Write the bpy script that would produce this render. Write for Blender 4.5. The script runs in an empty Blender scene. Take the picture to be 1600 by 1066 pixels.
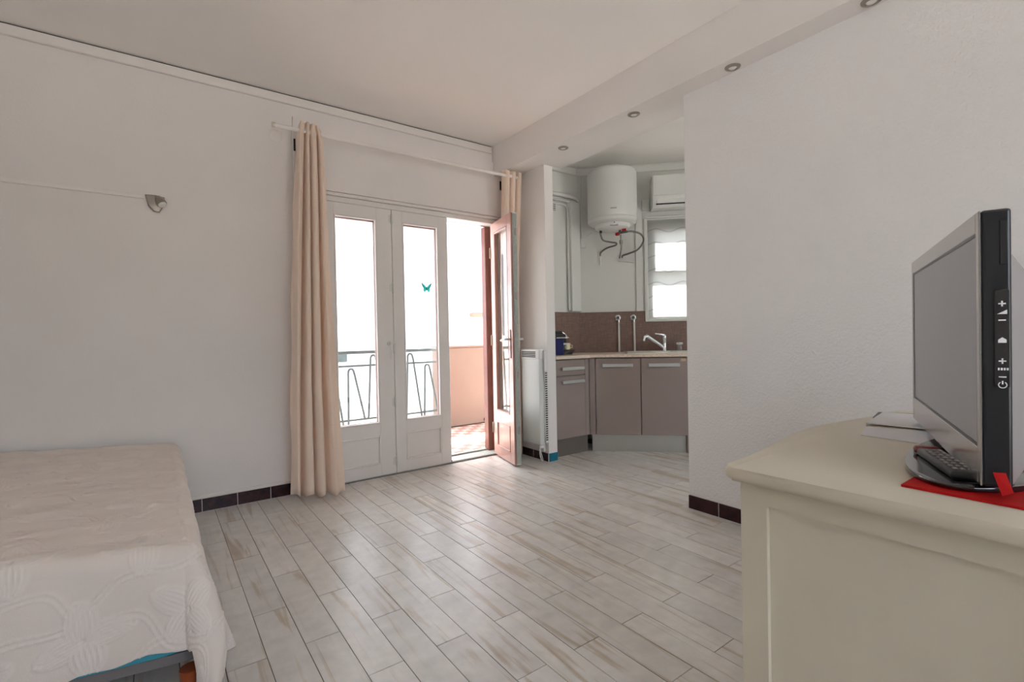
import bpy, bmesh, math, random
import numpy as np
from mathutils import Vector, Matrix
random.seed(4); rng = np.random.default_rng(4)
S = bpy.context.scene
COL = S.collection
PI = math.pi

# ------------------------------------------------------------------ camera, sky, sun, exposure
YAW, PITCH, ROLL, FPX = math.radians(36.131023), math.radians(-0.63360837), math.radians(-1.09329802), 762.781
def make_camera():
    cy, sy, cp, sp = math.cos(YAW), math.sin(YAW), math.cos(PITCH), math.sin(PITCH)
    f = Vector((sy*cp, cy*cp, sp)); r = Vector((cy, -sy, 0)); u = r.cross(f)
    cr, sr = math.cos(ROLL), math.sin(ROLL)
    r2 = r*cr + u*sr; u2 = u*cr - r*sr
    cd = bpy.data.cameras.new('camera'); cd.sensor_width = 36; cd.lens = FPX/1600*36; cd.clip_start = .02
    o = bpy.data.objects.new('camera', cd); COL.objects.link(o)
    m = Matrix((r2, u2, -f)).transposed().to_4x4(); m.translation = (0, 0, 1.09)
    o.matrix_world = m; S.camera = o
make_camera()

W = bpy.data.worlds.new('sky'); S.world = W; W.use_nodes = True
wn = W.node_tree; bgn = wn.nodes['Background']
sky = wn.nodes.new('ShaderNodeTexSky'); sky.sky_type = 'NISHITA'; sky.sun_disc = False
sky.sun_elevation = math.radians(58); sky.sun_rotation = math.radians(-8)
sky.air_density = 1.0; sky.dust_density = 3.0; sky.ozone_density = 1.0
hs = wn.nodes.new('ShaderNodeHueSaturation'); hs.inputs['Saturation'].default_value = .52
wn.links.new(sky.outputs[0], hs.inputs['Color']); wn.links.new(hs.outputs[0], bgn.inputs[0])
bgn.inputs[1].default_value = .85
sl = bpy.data.lights.new('sun', 'SUN'); sl.energy = 21.0; sl.angle = .009; sl.color = (1, .96, .90)
so = bpy.data.objects.new('sun', sl); COL.objects.link(so); so.location = (0, 12, 20)
so.rotation_euler = Vector((.75, .552, 1.0)).to_track_quat('Z', 'Y').to_euler()
def portal(name, loc, rot, sx, sy):
    a = bpy.data.lights.new(name, 'AREA'); a.shape = 'RECTANGLE'; a.size = sx; a.size_y = sy
    a.cycles.is_portal = True
    o = bpy.data.objects.new(name, a); COL.objects.link(o); o.location = loc; o.rotation_euler = rot
portal('portal_rear', (.45, -2.0, 1.45), (PI/2, 0, PI), 1.5, 1.6)
portal('portal_kitchen', (3.95, -2.0, 1.4), (PI/2, 0, PI), 1.3, 2.0)  # both rear portals sit in unseen openings added to light the room
portal('portal_door', (1.78, 3.98, 1.1), (-PI/2, 0, 0), 1.6, 2.1)
S.view_settings.view_transform = 'Standard'; S.view_settings.look = 'None'
S.view_settings.gamma = 1.0; S.view_settings.use_curve_mapping = False
S.view_settings.exposure = 0.87
S.cycles.max_bounces = 12; S.cycles.diffuse_bounces = 8; S.cycles.transparent_max_bounces = 16
S.cycles.sample_clamp_indirect = 8

# ------------------------------------------------------------------ materials
def srgb(r, g, b):
    def c(v):
        v /= 255.
        return v/12.92 if v <= .04045 else ((v+.055)/1.055)**2.4
    return (c(r), c(g), c(b), 1)
def mat(name, col, rough=.5, metal=0., spec=.5, bump=None, var=None, coat=0., obj_var=0.):
    """bump=(scale, strength, distance); var=(scale, amount)"""
    m = bpy.data.materials.new(name); m.use_nodes = True
    n, l = m.node_tree.nodes, m.node_tree.links
    b = n['Principled BSDF']
    b.inputs['Base Color'].default_value = col; b.inputs['Roughness'].default_value = rough
    b.inputs['Metallic'].default_value = metal; b.inputs['Specular IOR Level'].default_value = spec
    b.inputs['Coat Weight'].default_value = coat; b.inputs['Coat Roughness'].default_value = .06
    pos = n.new('ShaderNodeNewGeometry')
    if var:
        t = n.new('ShaderNodeTexNoise'); t.inputs['Scale'].default_value = var[0]; t.inputs['Detail'].default_value = 4
        l.new(pos.outputs['Position'], t.inputs['Vector'])
        mr = n.new('ShaderNodeMapRange'); mr.inputs[1].default_value = .3; mr.inputs[2].default_value = .7
        mr.inputs[3].default_value = 1-var[1]; mr.inputs[4].default_value = 1+var[1]*.6
        l.new(t.outputs[0], mr.inputs[0])
        h = n.new('ShaderNodeHueSaturation'); h.inputs['Color'].default_value = col
        l.new(mr.outputs[0], h.inputs['Value']); l.new(h.outputs[0], b.inputs['Base Color'])
    if bump:
        t2 = n.new('ShaderNodeTexNoise'); t2.inputs['Scale'].default_value = bump[0]; t2.inputs['Detail'].default_value = 3
        l.new(pos.outputs['Position'], t2.inputs['Vector'])
        bm = n.new('ShaderNodeBump'); bm.inputs['Strength'].default_value = bump[1]; bm.inputs['Distance'].default_value = bump[2]
        l.new(t2.outputs[0], bm.inputs['Height']); l.new(bm.outputs[0], b.inputs['Normal'])
    return m
M = {}
M['wall'] = mat('plaster', (.79, .758, .735, 1), .85, spec=.2, bump=(90, .25, .004), var=(1.2, .03))
M['wall_rough'] = mat('pebbled_plaster', (.805, .795, .785, 1), .85, spec=.2, bump=(75, .55, .006), var=(1.0, .03))
M['wall_kitchen'] = mat('kitchen_paint', (.69, .70, .665, 1), .7, spec=.3, bump=(60, .15, .003), var=(1.5, .03))
M['ceiling'] = mat('ceiling_paint', (.90, .87, .835, 1), .85, spec=.2, bump=(40, .1, .003), var=(.8, .02))
M['trim'] = mat('trim_paint', (.80, .77, .735, 1), .45, bump=(30, .08, .002))
M['door_white'] = mat('door_white_paint', (.79, .765, .735, 1), .38, bump=(25, .05, .002), var=(3, .03))
M['door_brown'] = mat('door_red_brown', srgb(128, 66, 48), .34, coat=.4, bump=(80, .08, .001), var=(9, .15))
M['door_glare'] = mat('door_brown_glare', srgb(184, 136, 122), .34, coat=.4, bump=(80, .08, .001), var=(9, .12))  # open leaf's brown, paled to put the glare on it into the colour
M['lock_green'] = mat('lock_strip', srgb(168, 174, 168), .45, var=(40, .15))
M['grout'] = mat('grout', (.12, .10, .085, 1), .9, var=(60, .3))
M['burgundy'] = mat('burgundy_glaze', (.040, .010, .012, 1), .22, spec=.3, bump=(25, .15, .004), var=(30, .5))
M['teal_tile'] = mat('teal_glaze', srgb(20, 110, 135), .25, var=(40, .2))
M['white_plastic'] = mat('white_plastic', (.74, .74, .72, 1), .35)
M['white_enamel'] = mat('white_enamel', (.68, .695, .67, 1), .3, bump=(8, .03, .004))
M['pipe_white'] = mat('painted_pipe', (.68, .69, .66, 1), .45)
M['curtain'] = None
M['taupe'] = mat('taupe_gloss_laminate', srgb(145, 130, 124), .22, spec=.5, coat=.35, var=(2.5, .03))
M['taupe_side'] = mat('taupe_matt', srgb(132, 114, 104), .4)
M['steel'] = mat('brushed_steel', (.50, .50, .48, 1), .42, metal=.85)
M['dark_plinth'] = mat('dark_plinth', srgb(112, 104, 94), .45, metal=.3)
M['chrome'] = mat('chrome', (.78, .79, .80, 1), .12, metal=1)
M['nickel'] = mat('brushed_nickel', (.36, .32, .28, 1), .38, metal=.8)
M['hose'] = mat('braided_hose', (.22, .21, .20, 1), .4, metal=.7, bump=(500, .5, .002))
M['black'] = mat('black_plastic', (.012, .013, .015, 1), .28, spec=.5)
M['black_gloss'] = mat('black_gloss', (.010, .010, .012, 1), .06, spec=.7, coat=.6)
M['dark_slot'] = mat('dark_slot', (.015, .014, .013, 1), .8)
M['silver_gloss'] = mat('silver_bezel', (.52, .50, .48, 1), .20, metal=.75)
M['grey_shell'] = mat('grey_shell', (.30, .28, .27, 1), .35)
M['screen'] = mat('screen', (.33, .33, .345, 1), .35, spec=.6)
M['cream'] = mat('cream_paint', srgb(211, 203, 183), .42, bump=(18, .07, .004), var=(5, .04))
M['red'] = mat('red_card', srgb(176, 12, 12), .6, spec=.2)
M['darkred'] = mat('dark_red_plastic', srgb(120, 10, 20), .25)
M['paper'] = mat('paper', (.72, .71, .72, 1), .8)
M['paper_grey'] = mat('grey_card', (.16, .16, .17, 1), .7)
M['teal'] = mat('teal_ticking', srgb(70, 160, 178), .8)
M['grey_cloth'] = mat('grey_cloth', srgb(125, 120, 118), .9)
M['orange_wood'] = mat('orange_varnished_wood', srgb(150, 66, 22), .35, var=(30, .2))
M['sheet'] = mat('white_sheet', (.80, .82, .84, 1), .9)
M['navy'] = mat('navy_plastic', srgb(14, 18, 88), .28)
M['mug'] = mat('cream_ceramic', srgb(222, 214, 184), .3, var=(90, .12))
M['lens'] = mat('lamp_lens', (.80, .80, .76, 1), .25)
M['red_valve'] = mat('red_valve', srgb(170, 16, 22), .35)
M['grey_label'] = mat('grey_label', (.36, .37, .36, 1), .4)
M['brass'] = mat('brass', (.30, .25, .18, 1), .35, metal=.8)
M['iron'] = mat('painted_iron', srgb(84, 96, 96), .45, var=(30, .15))
M['peach'] = mat('peach_render', srgb(143, 120, 107), .85, spec=.2, bump=(70, .3, .004), var=(3, .05))
M['tile_white'] = mat('cream_floor_tile', srgb(188, 178, 166), .5, var=(20, .05))
M['tile_red'] = mat('rose_floor_tile', srgb(165, 118, 106), .5, var=(20, .08))
M['facade'] = mat('white_render', (.84, .85, .86, 1), .9, spec=.1, bump=(20, .2, .01), var=(.7, .02))
M['facade_cream'] = mat('cream_render', (.82, .82, .82, 1), .9, spec=.1, var=(.6, .06))
M['sill_brown'] = mat('brown_sill', srgb(150, 118, 100), .6)
M['shutter_white'] = mat('white_shutter', (.80, .80, .80, 1), .5)
M['shutter_grey'] = mat('blue_grey_shutter', srgb(135, 148, 160), .5)
M['roof_tile'] = mat('terracotta', srgb(170, 95, 70), .8, var=(6, .2))
M['concrete'] = mat('concrete', (.50, .48, .45, 1), .9, var=(2, .1))
M['leaf'] = mat('leaf_green', srgb(80, 120, 50), .6, var=(6, .3))
M['sticker_teal'] = mat('sticker_teal', srgb(98, 205, 200), .4)
M['sticker_dark'] = mat('sticker_dark', srgb(20, 50, 60), .4)
M['tan_label'] = mat('tan_label', srgb(196, 165, 135), .5)
M['print_white'] = mat('white_print', (.75, .75, .75, 1), .5)
M['sink'] = mat('sink_composite', (.72, .70, .66, 1), .25)

def special_mats():
    m = M['sticker_teal']; n, l = m.node_tree.nodes, m.node_tree.links
    tr = n.new('ShaderNodeBsdfTranslucent'); tr.inputs[0].default_value = srgb(120, 225, 220)
    mx = n.new('ShaderNodeMixShader'); mx.inputs[0].default_value = .6
    l.new(n['Principled BSDF'].outputs[0], mx.inputs[1]); l.new(tr.outputs[0], mx.inputs[2]); l.new(mx.outputs[0], n['Material Output'].inputs[0])
    # curtain: thin woven cloth letting some light through
    m = bpy.data.materials.new('curtain_cloth'); m.use_nodes = True; n, l = m.node_tree.nodes, m.node_tree.links
    b = n['Principled BSDF']; c = (.92, .79, .67, 1); b.inputs['Base Color'].default_value = c
    b.inputs['Roughness'].default_value = .9; b.inputs['Specular IOR Level'].default_value = .1
    b.inputs['Sheen Weight'].default_value = .2
    tr = n.new('ShaderNodeBsdfTranslucent'); tr.inputs[0].default_value = srgb(240, 212, 184)
    mx = n.new('ShaderNodeMixShader'); mx.inputs[0].default_value = .22
    pos = n.new('ShaderNodeNewGeometry'); t = n.new('ShaderNodeTexNoise'); t.inputs['Scale'].default_value = 300
    l.new(pos.outputs['Position'], t.inputs['Vector'])
    bm = n.new('ShaderNodeBump'); bm.inputs['Strength'].default_value = .2; bm.inputs['Distance'].default_value = .002
    l.new(t.outputs[0], bm.inputs['Height']); l.new(bm.outputs[0], b.inputs['Normal'])
    l.new(b.outputs[0], mx.inputs[1]); l.new(tr.outputs[0], mx.inputs[2])
    l.new(mx.outputs[0], n['Material Output'].inputs[0]); M['curtain'] = m
    # roller blind: sheer with wavy stripes
    m = bpy.data.materials.new('sheer_blind'); m.use_nodes = True; n, l = m.node_tree.nodes, m.node_tree.links
    n.remove(n['Principled BSDF'])
    d = n.new('ShaderNodeBsdfDiffuse'); tr = n.new('ShaderNodeBsdfTranslucent'); tp = n.new('ShaderNodeBsdfTransparent')
    tc = n.new('ShaderNodeTexCoord'); sx = n.new('ShaderNodeSeparateXYZ'); l.new(tc.outputs['Object'], sx.inputs[0])
    def mt(op, a, b=None, c=None):
        q = n.new('ShaderNodeMath'); q.operation = op
        for k, v in enumerate((a, b, c)):
            if v is None: continue
            if isinstance(v, float): q.inputs[k].default_value = v
            else: l.new(v, q.inputs[k])
        return q.outputs[0]
    w1 = mt('MULTIPLY', mt('SINE', mt('MULTIPLY', sx.outputs[0], 24.0)), .018)
    zz = mt('ADD', sx.outputs[2], w1); fr_ = mt('FRACT', mt('MULTIPLY', zz, 7.4)); dd = mt('ABSOLUTE', mt('SUBTRACT', fr_, .5))
    cr = n.new('ShaderNodeValToRGB'); cr.color_ramp.elements[0].position = .02; cr.color_ramp.elements[0].color = (.44, .44, .43, 1)
    cr.color_ramp.elements[1].position = .06; cr.color_ramp.elements[1].color = (.62, .62, .605, 1)
    l.new(dd, cr.inputs[0])
    for x in (d, tr): l.new(cr.outputs[0], x.inputs[0])
    a1 = n.new('ShaderNodeMixShader'); a1.inputs[0].default_value = .62
    l.new(d.outputs[0], a1.inputs[1]); l.new(tr.outputs[0], a1.inputs[2])
    a2 = n.new('ShaderNodeMixShader'); a2.inputs[0].default_value = .07
    l.new(a1.outputs[0], a2.inputs[1]); l.new(tp.outputs[0], a2.inputs[2])
    l.new(a2.outputs[0], n['Material Output'].inputs[0]); M['blind'] = m
    # window glass: thin pane, Schlick reflection over clear transmission
    m = bpy.data.materials.new('glass_pane'); m.use_nodes = True; n, l = m.node_tree.nodes, m.node_tree.links
    n.remove(n['Principled BSDF'])
    g = n.new('ShaderNodeNewGeometry'); dt = n.new('ShaderNodeVectorMath'); dt.operation = 'DOT_PRODUCT'
    l.new(g.outputs['Normal'], dt.inputs[0]); l.new(g.outputs['Incoming'], dt.inputs[1])
    def mth(op, a, bv=None):
        q = n.new('ShaderNodeMath'); q.operation = op
        if isinstance(a, float): q.inputs[0].default_value = a
        else: l.new(a, q.inputs[0])
        if bv is not None: q.inputs[1].default_value = bv
        return q.outputs[0]
    ab = mth('ABSOLUTE', dt.outputs['Value'])
    q = n.new('ShaderNodeMath'); q.operation = 'SUBTRACT'; q.inputs[0].default_value = 1.0; l.new(ab, q.inputs[1])
    f = mth('MULTIPLY', mth('POWER', q.outputs[0], 5.0), .87); f = mth('ADD', f, .13)
    tp = n.new('ShaderNodeBsdfTransparent'); tp.inputs[0].default_value = (.97, .985, .985, 1)
    gl = n.new('ShaderNodeBsdfGlossy'); gl.inputs['Roughness'].default_value = 0
    mx = n.new('ShaderNodeMixShader'); l.new(f, mx.inputs[0]); l.new(tp.outputs[0], mx.inputs[1]); l.new(gl.outputs[0], mx.inputs[2])
    l.new(mx.outputs[0], n['Material Output'].inputs[0]); M['glass'] = m
    # floor plank: pale stone-look porcelain with tan veins along the length
    m = bpy.data.materials.new('plank_tile'); m.use_nodes = True; n, l = m.node_tree.nodes, m.node_tree.links
    b = n['Principled BSDF']
    pos = n.new('ShaderNodeNewGeometry'); oi = n.new('ShaderNodeObjectInfo')
    sc = n.new('ShaderNodeMath'); sc.operation = 'MULTIPLY'; sc.inputs[1].default_value = 37.0; l.new(oi.outputs['Random'], sc.inputs[0])
    cb = n.new('ShaderNodeCombineXYZ'); l.new(sc.outputs[0], cb.inputs[0]); l.new(sc.outputs[0], cb.inputs[1]); l.new(sc.outputs[0], cb.inputs[2])
    ad = n.new('ShaderNodeVectorMath'); ad.operation = 'ADD'; l.new(pos.outputs['Position'], ad.inputs[0]); l.new(cb.outputs[0], ad.inputs[1])
    mp = n.new('ShaderNodeMapping'); mp.inputs['Scale'].default_value = (17, 1.0, 1); mp.inputs['Rotation'].default_value = (0, 0, .05)
    l.new(ad.outputs[0], mp.inputs[0])
    t = n.new('ShaderNodeTexNoise'); t.inputs['Scale'].default_value = 1.0; t.inputs['Detail'].default_value = 5; t.inputs['Distortion'].default_value = 1.1
    l.new(mp.outputs[0], t.inputs['Vector'])
    cr = n.new('ShaderNodeValToRGB'); e = cr.color_ramp.elements
    e[0].position = .28; e[0].color = (.46, .38, .29, 1); e[1].position = .80; e[1].color = (.58, .55, .50, 1)
    for p, c in ((.38, (.56, .50, .425, 1)), (.43, (.665, .645, .61, 1)), (.62, (.69, .67, .64, 1)), (.70, (.61, .565, .50, 1))):
        x = e.new(p); x.color = c
    l.new(t.outputs[0], cr.inputs[0])
    t3 = n.new('ShaderNodeTexNoise'); t3.inputs['Scale'].default_value = 14; t3.inputs['Detail'].default_value = 6
    l.new(ad.outputs[0], t3.inputs['Vector'])
    mr = n.new('ShaderNodeMapRange'); mr.inputs[1].default_value = .3; mr.inputs[2].default_value = .7; mr.inputs[3].default_value = .88; mr.inputs[4].default_value = 1.06
    l.new(t3.outputs[0], mr.inputs[0])
    rv = n.new('ShaderNodeMapRange'); rv.inputs[3].default_value = .90; rv.inputs[4].default_value = 1.06; l.new(oi.outputs['Random'], rv.inputs[0])
    mu = n.new('ShaderNodeMath'); mu.operation = 'MULTIPLY'; l.new(mr.outputs[0], mu.inputs[0]); l.new(rv.outputs[0], mu.inputs[1])
    h = n.new('ShaderNodeHueSaturation'); l.new(cr.outputs[0], h.inputs['Color']); l.new(mu.outputs[0], h.inputs['Value'])
    l.new(h.outputs[0], b.inputs['Base Color'])
    rr = n.new('ShaderNodeMapRange'); rr.inputs[3].default_value = .27; rr.inputs[4].default_value = .31; l.new(t3.outputs[0], rr.inputs[0])
    l.new(rr.outputs[0], b.inputs['Roughness']); b.inputs['Specular IOR Level'].default_value = .55
    bm = n.new('ShaderNodeBump'); bm.inputs['Strength'].default_value = .06; bm.inputs['Distance'].default_value = .002
    l.new(t3.outputs[0], bm.inputs['Height']); l.new(bm.outputs[0], b.inputs['Normal']); M['plank'] = m
    # woven brown laminate for the splashback
    m = bpy.data.materials.new('woven_brown_laminate'); m.use_nodes = True; n, l = m.node_tree.nodes, m.node_tree.links
    b = n['Principled BSDF']; b.inputs['Roughness'].default_value = .5
    pos = n.new('ShaderNodeNewGeometry'); outs = []
    for s in ((14, 14, 420), (300, 300, 14)):
        mp = n.new('ShaderNodeMapping'); mp.inputs['Scale'].default_value = s; l.new(pos.outputs['Position'], mp.inputs[0])
        t = n.new('ShaderNodeTexNoise'); t.inputs['Scale'].default_value = 1; t.inputs['Detail'].default_value = 3; l.new(mp.outputs[0], t.inputs['Vector'])
        outs.append(t.outputs[0])
    a = n.new('ShaderNodeMath'); a.operation = 'ADD'; l.new(outs[0], a.inputs[0]); l.new(outs[1], a.inputs[1])
    cr = n.new('ShaderNodeValToRGB'); cr.color_ramp.elements[0].position = .35; cr.color_ramp.elements[0].color = srgb(98, 74, 64)
    cr.color_ramp.elements[1].position = .7; cr.color_ramp.elements[1].color = srgb(146, 120, 108)
    mr = n.new('ShaderNodeMath'); mr.operation = 'MULTIPLY'; mr.inputs[1].default_value = .5; l.new(a.outputs[0], mr.inputs[0])
    l.new(mr.outputs[0], cr.inputs[0]); l.new(cr.outputs[0], b.inputs['Base Color']); M['woven'] = m
    # worktop: pale wood-grain laminate
    m = bpy.data.materials.new('pale_wood_worktop'); m.use_nodes = True; n, l = m.node_tree.nodes, m.node_tree.links
    b = n['Principled BSDF']; b.inputs['Roughness'].default_value = .35
    pos = n.new('ShaderNodeNewGeometry'); mp = n.new('ShaderNodeMapping'); mp.inputs['Rotation'].default_value = (0, 0, PI/4); mp.inputs['Scale'].default_value = (3, 60, 120)
    l.new(pos.outputs['Position'], mp.inputs[0]); t = n.new('ShaderNodeTexNoise'); t.inputs['Scale'].default_value = 1; t.inputs['Detail'].default_value = 4
    l.new(mp.outputs[0], t.inputs['Vector']); cr = n.new('ShaderNodeValToRGB')
    cr.color_ramp.elements[0].position = .3; cr.color_ramp.elements[0].color = srgb(204, 184, 164)
    cr.color_ramp.elements[1].position = .7; cr.color_ramp.elements[1].color = srgb(236, 220, 202)
    l.new(t.outputs[0], cr.inputs[0]); l.new(cr.outputs[0], b.inputs['Base Color']); M['worktop'] = m
    # quilted bedspread, slightly lighter where the stitched relief stands up
    m = bpy.data.materials.new('quilted_cotton'); m.use_nodes = True; n, l = m.node_tree.nodes, m.node_tree.links
    b = n['Principled BSDF']; b.inputs['Roughness'].default_value = .92; b.inputs['Specular IOR Level'].default_value = .1
    b.inputs['Sheen Weight'].default_value = .15
    pos = n.new('ShaderNodeNewGeometry'); t = n.new('ShaderNodeTexNoise'); t.inputs['Scale'].default_value = 380
    l.new(pos.outputs['Position'], t.inputs['Vector']); bm = n.new('ShaderNodeBump'); bm.inputs['Strength'].default_value = .35; bm.inputs['Distance'].default_value = .002
    l.new(t.outputs[0], bm.inputs['Height']); l.new(bm.outputs[0], b.inputs['Normal'])
    at = n.new('ShaderNodeAttribute'); at.attribute_name = 'thread'
    cr = n.new('ShaderNodeValToRGB'); cr.color_ramp.elements[0].color = (.73, .655, .595, 1); cr.color_ramp.elements[1].color = (.78, .71, .65, 1)
    l.new(at.outputs['Fac'], cr.inputs[0]); l.new(cr.outputs[0], b.inputs['Base Color']); M['quilt'] = m
special_mats()

# ------------------------------------------------------------------ mesh helpers
def Rz(a): return Matrix.Rotation(a, 4, 'Z')
class MB:
    def __init__(s): s.bm = bmesh.new()
    def box(s, lo, hi, bev=0., seg=1, mtx=None):
        lo, hi = Vector(lo), Vector(hi)
        r = bmesh.ops.create_cube(s.bm, size=1.0)['verts']
        d = hi-lo; c = (hi+lo)/2
        for v in r: v.co = Vector((v.co.x*d.x, v.co.y*d.y, v.co.z*d.z)) + c
        if bev > 0:
            ed = list({e for v in r for e in v.link_edges})
            bb = bmesh.ops.bevel(s.bm, geom=ed, offset=bev, segments=seg, profile=.5, affect='EDGES')
            r = list({v for f in bb['faces'] for v in f.verts} | {v for v in r if v.is_valid})
        if mtx is not None: bmesh.ops.transform(s.bm, matrix=mtx, verts=[v for v in r if v.is_valid])
        return s
    def tube(s, pts, rad, n=10, cap=True, up=None):
        pts = [Vector(p) for p in pts]; k = len(pts)
        rads = rad if isinstance(rad, (list, tuple)) else [rad]*k
        rings = []; prev = None
        for i, p in enumerate(pts):
            t = (pts[min(i+1, k-1)]-pts[max(i-1, 0)]).normalized()
            if prev is None:
                a = Vector((0, 0, 1)) if abs(t.z) < .9 else Vector((1, 0, 0))
                x = t.cross(a).normalized()
            else:
                x = (prev - t*prev.dot(t)).normalized()
            prev = x; y = t.cross(x)
            rings.append([s.bm.verts.new(p + (x*math.cos(2*PI*j/n) + y*math.sin(2*PI*j/n))*rads[i]) for j in range(n)])
        for a, b in zip(rings, rings[1:]):
            for j in range(n): s.bm.faces.new((a[j], a[(j+1) % n], b[(j+1) % n], b[j]))
        if cap: s.bm.faces.new(rings[0][::-1]); s.bm.faces.new(rings[-1])
        return s
    def lathe(s, prof, n=24, mtx=None, cap=True):
        """prof: list of (r, z) about local z"""
        rings = []
        for r, z in prof:
            rings.append([s.bm.verts.new(Vector((r*math.cos(2*PI*j/n), r*math.sin(2*PI*j/n), z))) for j in range(n)])
        for a, b in zip(rings, rings[1:]):
            for j in range(n): s.bm.faces.new((a[j], a[(j+1) % n], b[(j+1) % n], b[j]))
        if cap: s.bm.faces.new(rings[0][::-1]); s.bm.faces.new(rings[-1])
        if mtx is not None: bmesh.ops.transform(s.bm, matrix=mtx, verts=[v for r in rings for v in r])
        return s
    def prism(s, poly, z0, z1, mtx=None, bev=0.):
        a = [s.bm.verts.new((x, y, z0)) for x, y in poly]; b = [s.bm.verts.new((x, y, z1)) for x, y in poly]
        k = len(poly)
        fs = [s.bm.faces.new(a[::-1]), s.bm.faces.new(b)]
        for i in range(k): fs.append(s.bm.faces.new((a[i], a[(i+1) % k], b[(i+1) % k], b[i])))
        vs = a+b
        if bev > 0:
            ed = list({e for f in fs[:2] for e in f.edges})
            bb = bmesh.ops.bevel(s.bm, geom=ed, offset=bev, segments=3, profile=.5, affect='EDGES')
            vs = list({v for f in bb['faces'] for v in f.verts} | {v for v in vs if v.is_valid})
        if mtx is not None: bmesh.ops.transform(s.bm, matrix=mtx, verts=[v for v in vs if v.is_valid])
        return s
    def build(s, name, m, parent=None, smooth=False, frame=None):
        """geometry is in world coordinates unless frame=None is passed with a parent whose local frame is meant"""
        bmesh.ops.recalc_face_normals(s.bm, faces=s.bm.faces)
        me = bpy.data.meshes.new(name); s.bm.to_mesh(me); s.bm.free()
        if smooth:
            for p in me.polygons: p.use_smooth = True
            try: me.set_sharp_from_angle(angle=math.radians(38))
            except Exception: pass
        me.materials.append(m)
        o = bpy.data.objects.new(name, me); COL.objects.link(o)
        if parent is not None: o.parent = parent
        return o
def tag(o, label=None, cat=None, group=None, kind=None):
    if label: o['label'] = label
    if cat: o['category'] = cat
    if group: o['group'] = group
    if kind: o['kind'] = kind
    return o
def thing(name, label, cat, loc=(0, 0, 0), rz=0., group=None, kind=None):
    o = bpy.data.objects.new(name, None); o.empty_display_size = .1; COL.objects.link(o)
    o.location = loc; o.rotation_euler = (0, 0, rz)
    return tag(o, label, cat, group, kind)
def single(mb, name, m, label, cat, group=None, smooth=False):
    """a thing that is one mesh: origin moved to the base centre"""
    o = mb.build(name, m, None, smooth)
    me = o.data; co = np.empty(len(me.vertices)*3, dtype=np.float32); me.vertices.foreach_get('co', co); co = co.reshape(-1, 3)
    c = (co.min(0)+co.max(0))/2; c[2] = co[:, 2].min(); co -= c; me.vertices.foreach_set('co', co.ravel()); o.location = c.tolist()
    return tag(o, label, cat, group)
def arc(cx, cy, r, a0, a1, n):
    return [(cx+r*math.cos(a0+(a1-a0)*i/n), cy+r*math.sin(a0+(a1-a0)*i/n)) for i in range(n+1)]
def smoothpath(pts, k=6):
    P = [Vector(p) for p in pts]; P = [P[0]*2-P[1]] + P + [P[-1]*2-P[-2]]; out = []
    for i in range(1, len(P)-2):
        for j in range(k):
            t = j/k; a, b, c, d = P[i-1], P[i], P[i+1], P[i+2]
            out.append(.5*((2*b) + (c-a)*t + (2*a-5*b+4*c-d)*t*t + (3*b-a-3*c+d)*t**3))
    out.append(P[-2]); return out

# ------------------------------------------------------------------ room shell
YB = 3.70; CZ = 2.81
def structure(mb, name, m, parent=None, smooth=False): return tag(mb.build(name, m, parent, smooth), kind='structure')
b = MB()
b.box((-1.7, YB, 0), (.955, 3.95, CZ)); b.box((.955, YB, 2.155), (2.63, 3.95, CZ)); b.box((2.63, YB, 0), (3.58, 3.95, CZ))
wall_back = structure(b, 'wall_back', M['wall'])
b = MB(); b.box((2.655, -1.9, 0), (2.80, 1.80, CZ)); wall_right = structure(b, 'wall_right', M['wall_rough'])
b = MB(); b.box((2.705, 3.198, 0), (2.80, YB, CZ)); structure(b, 'wall_wing', M['wall'])
b = MB(); b.box((-1.85, -1.9, 0), (-1.7, 3.95, CZ)); structure(b, 'wall_left', M['wall'])
b = MB(); b.box((-1.7, -2.05, 0), (-1.5, -1.9, CZ)); b.box((-1.5, -2.05, 2.3), (2.4, -1.9, CZ)); b.box((2.4, -2.05, 0), (3.3, -1.9, CZ)); b.box((4.6, -2.05, 0), (4.83, -1.9, CZ)); b.box((3.3, -2.05, 0), (4.6, -1.9, .4)); b.box((3.3, -2.05, 2.4), (4.6, -1.9, CZ))  # kitchen-side opening is unseen, added to bring in skylight
b.box((-1.5, -2.05, 0), (2.4, -1.9, .6)); b.box((-1.5, -2.05, .6), (-.3, -1.9, 2.3)); b.box((1.2, -2.05, .6), (2.4, -1.9, 2.3)); structure(b, 'wall_rear', M['wall'])  # room-side opening is unseen, added to brighten the room with skylight
b = MB(); b.prism([(-1.85, -2.05), (4.85, -2.05), (4.85, 2.70), (3.60, 3.95), (-1.85, 3.95)], CZ, 3.0); structure(b, 'ceiling', M['ceiling'])
b = MB(); b.box((2.514, -1.9, 2.545), (2.905, 3.198, CZ-.001)); b.box((2.514, 3.198, 2.545), (2.704, 3.699, CZ-.001))
structure(b, 'ceiling_beam', M['wall'])
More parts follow.
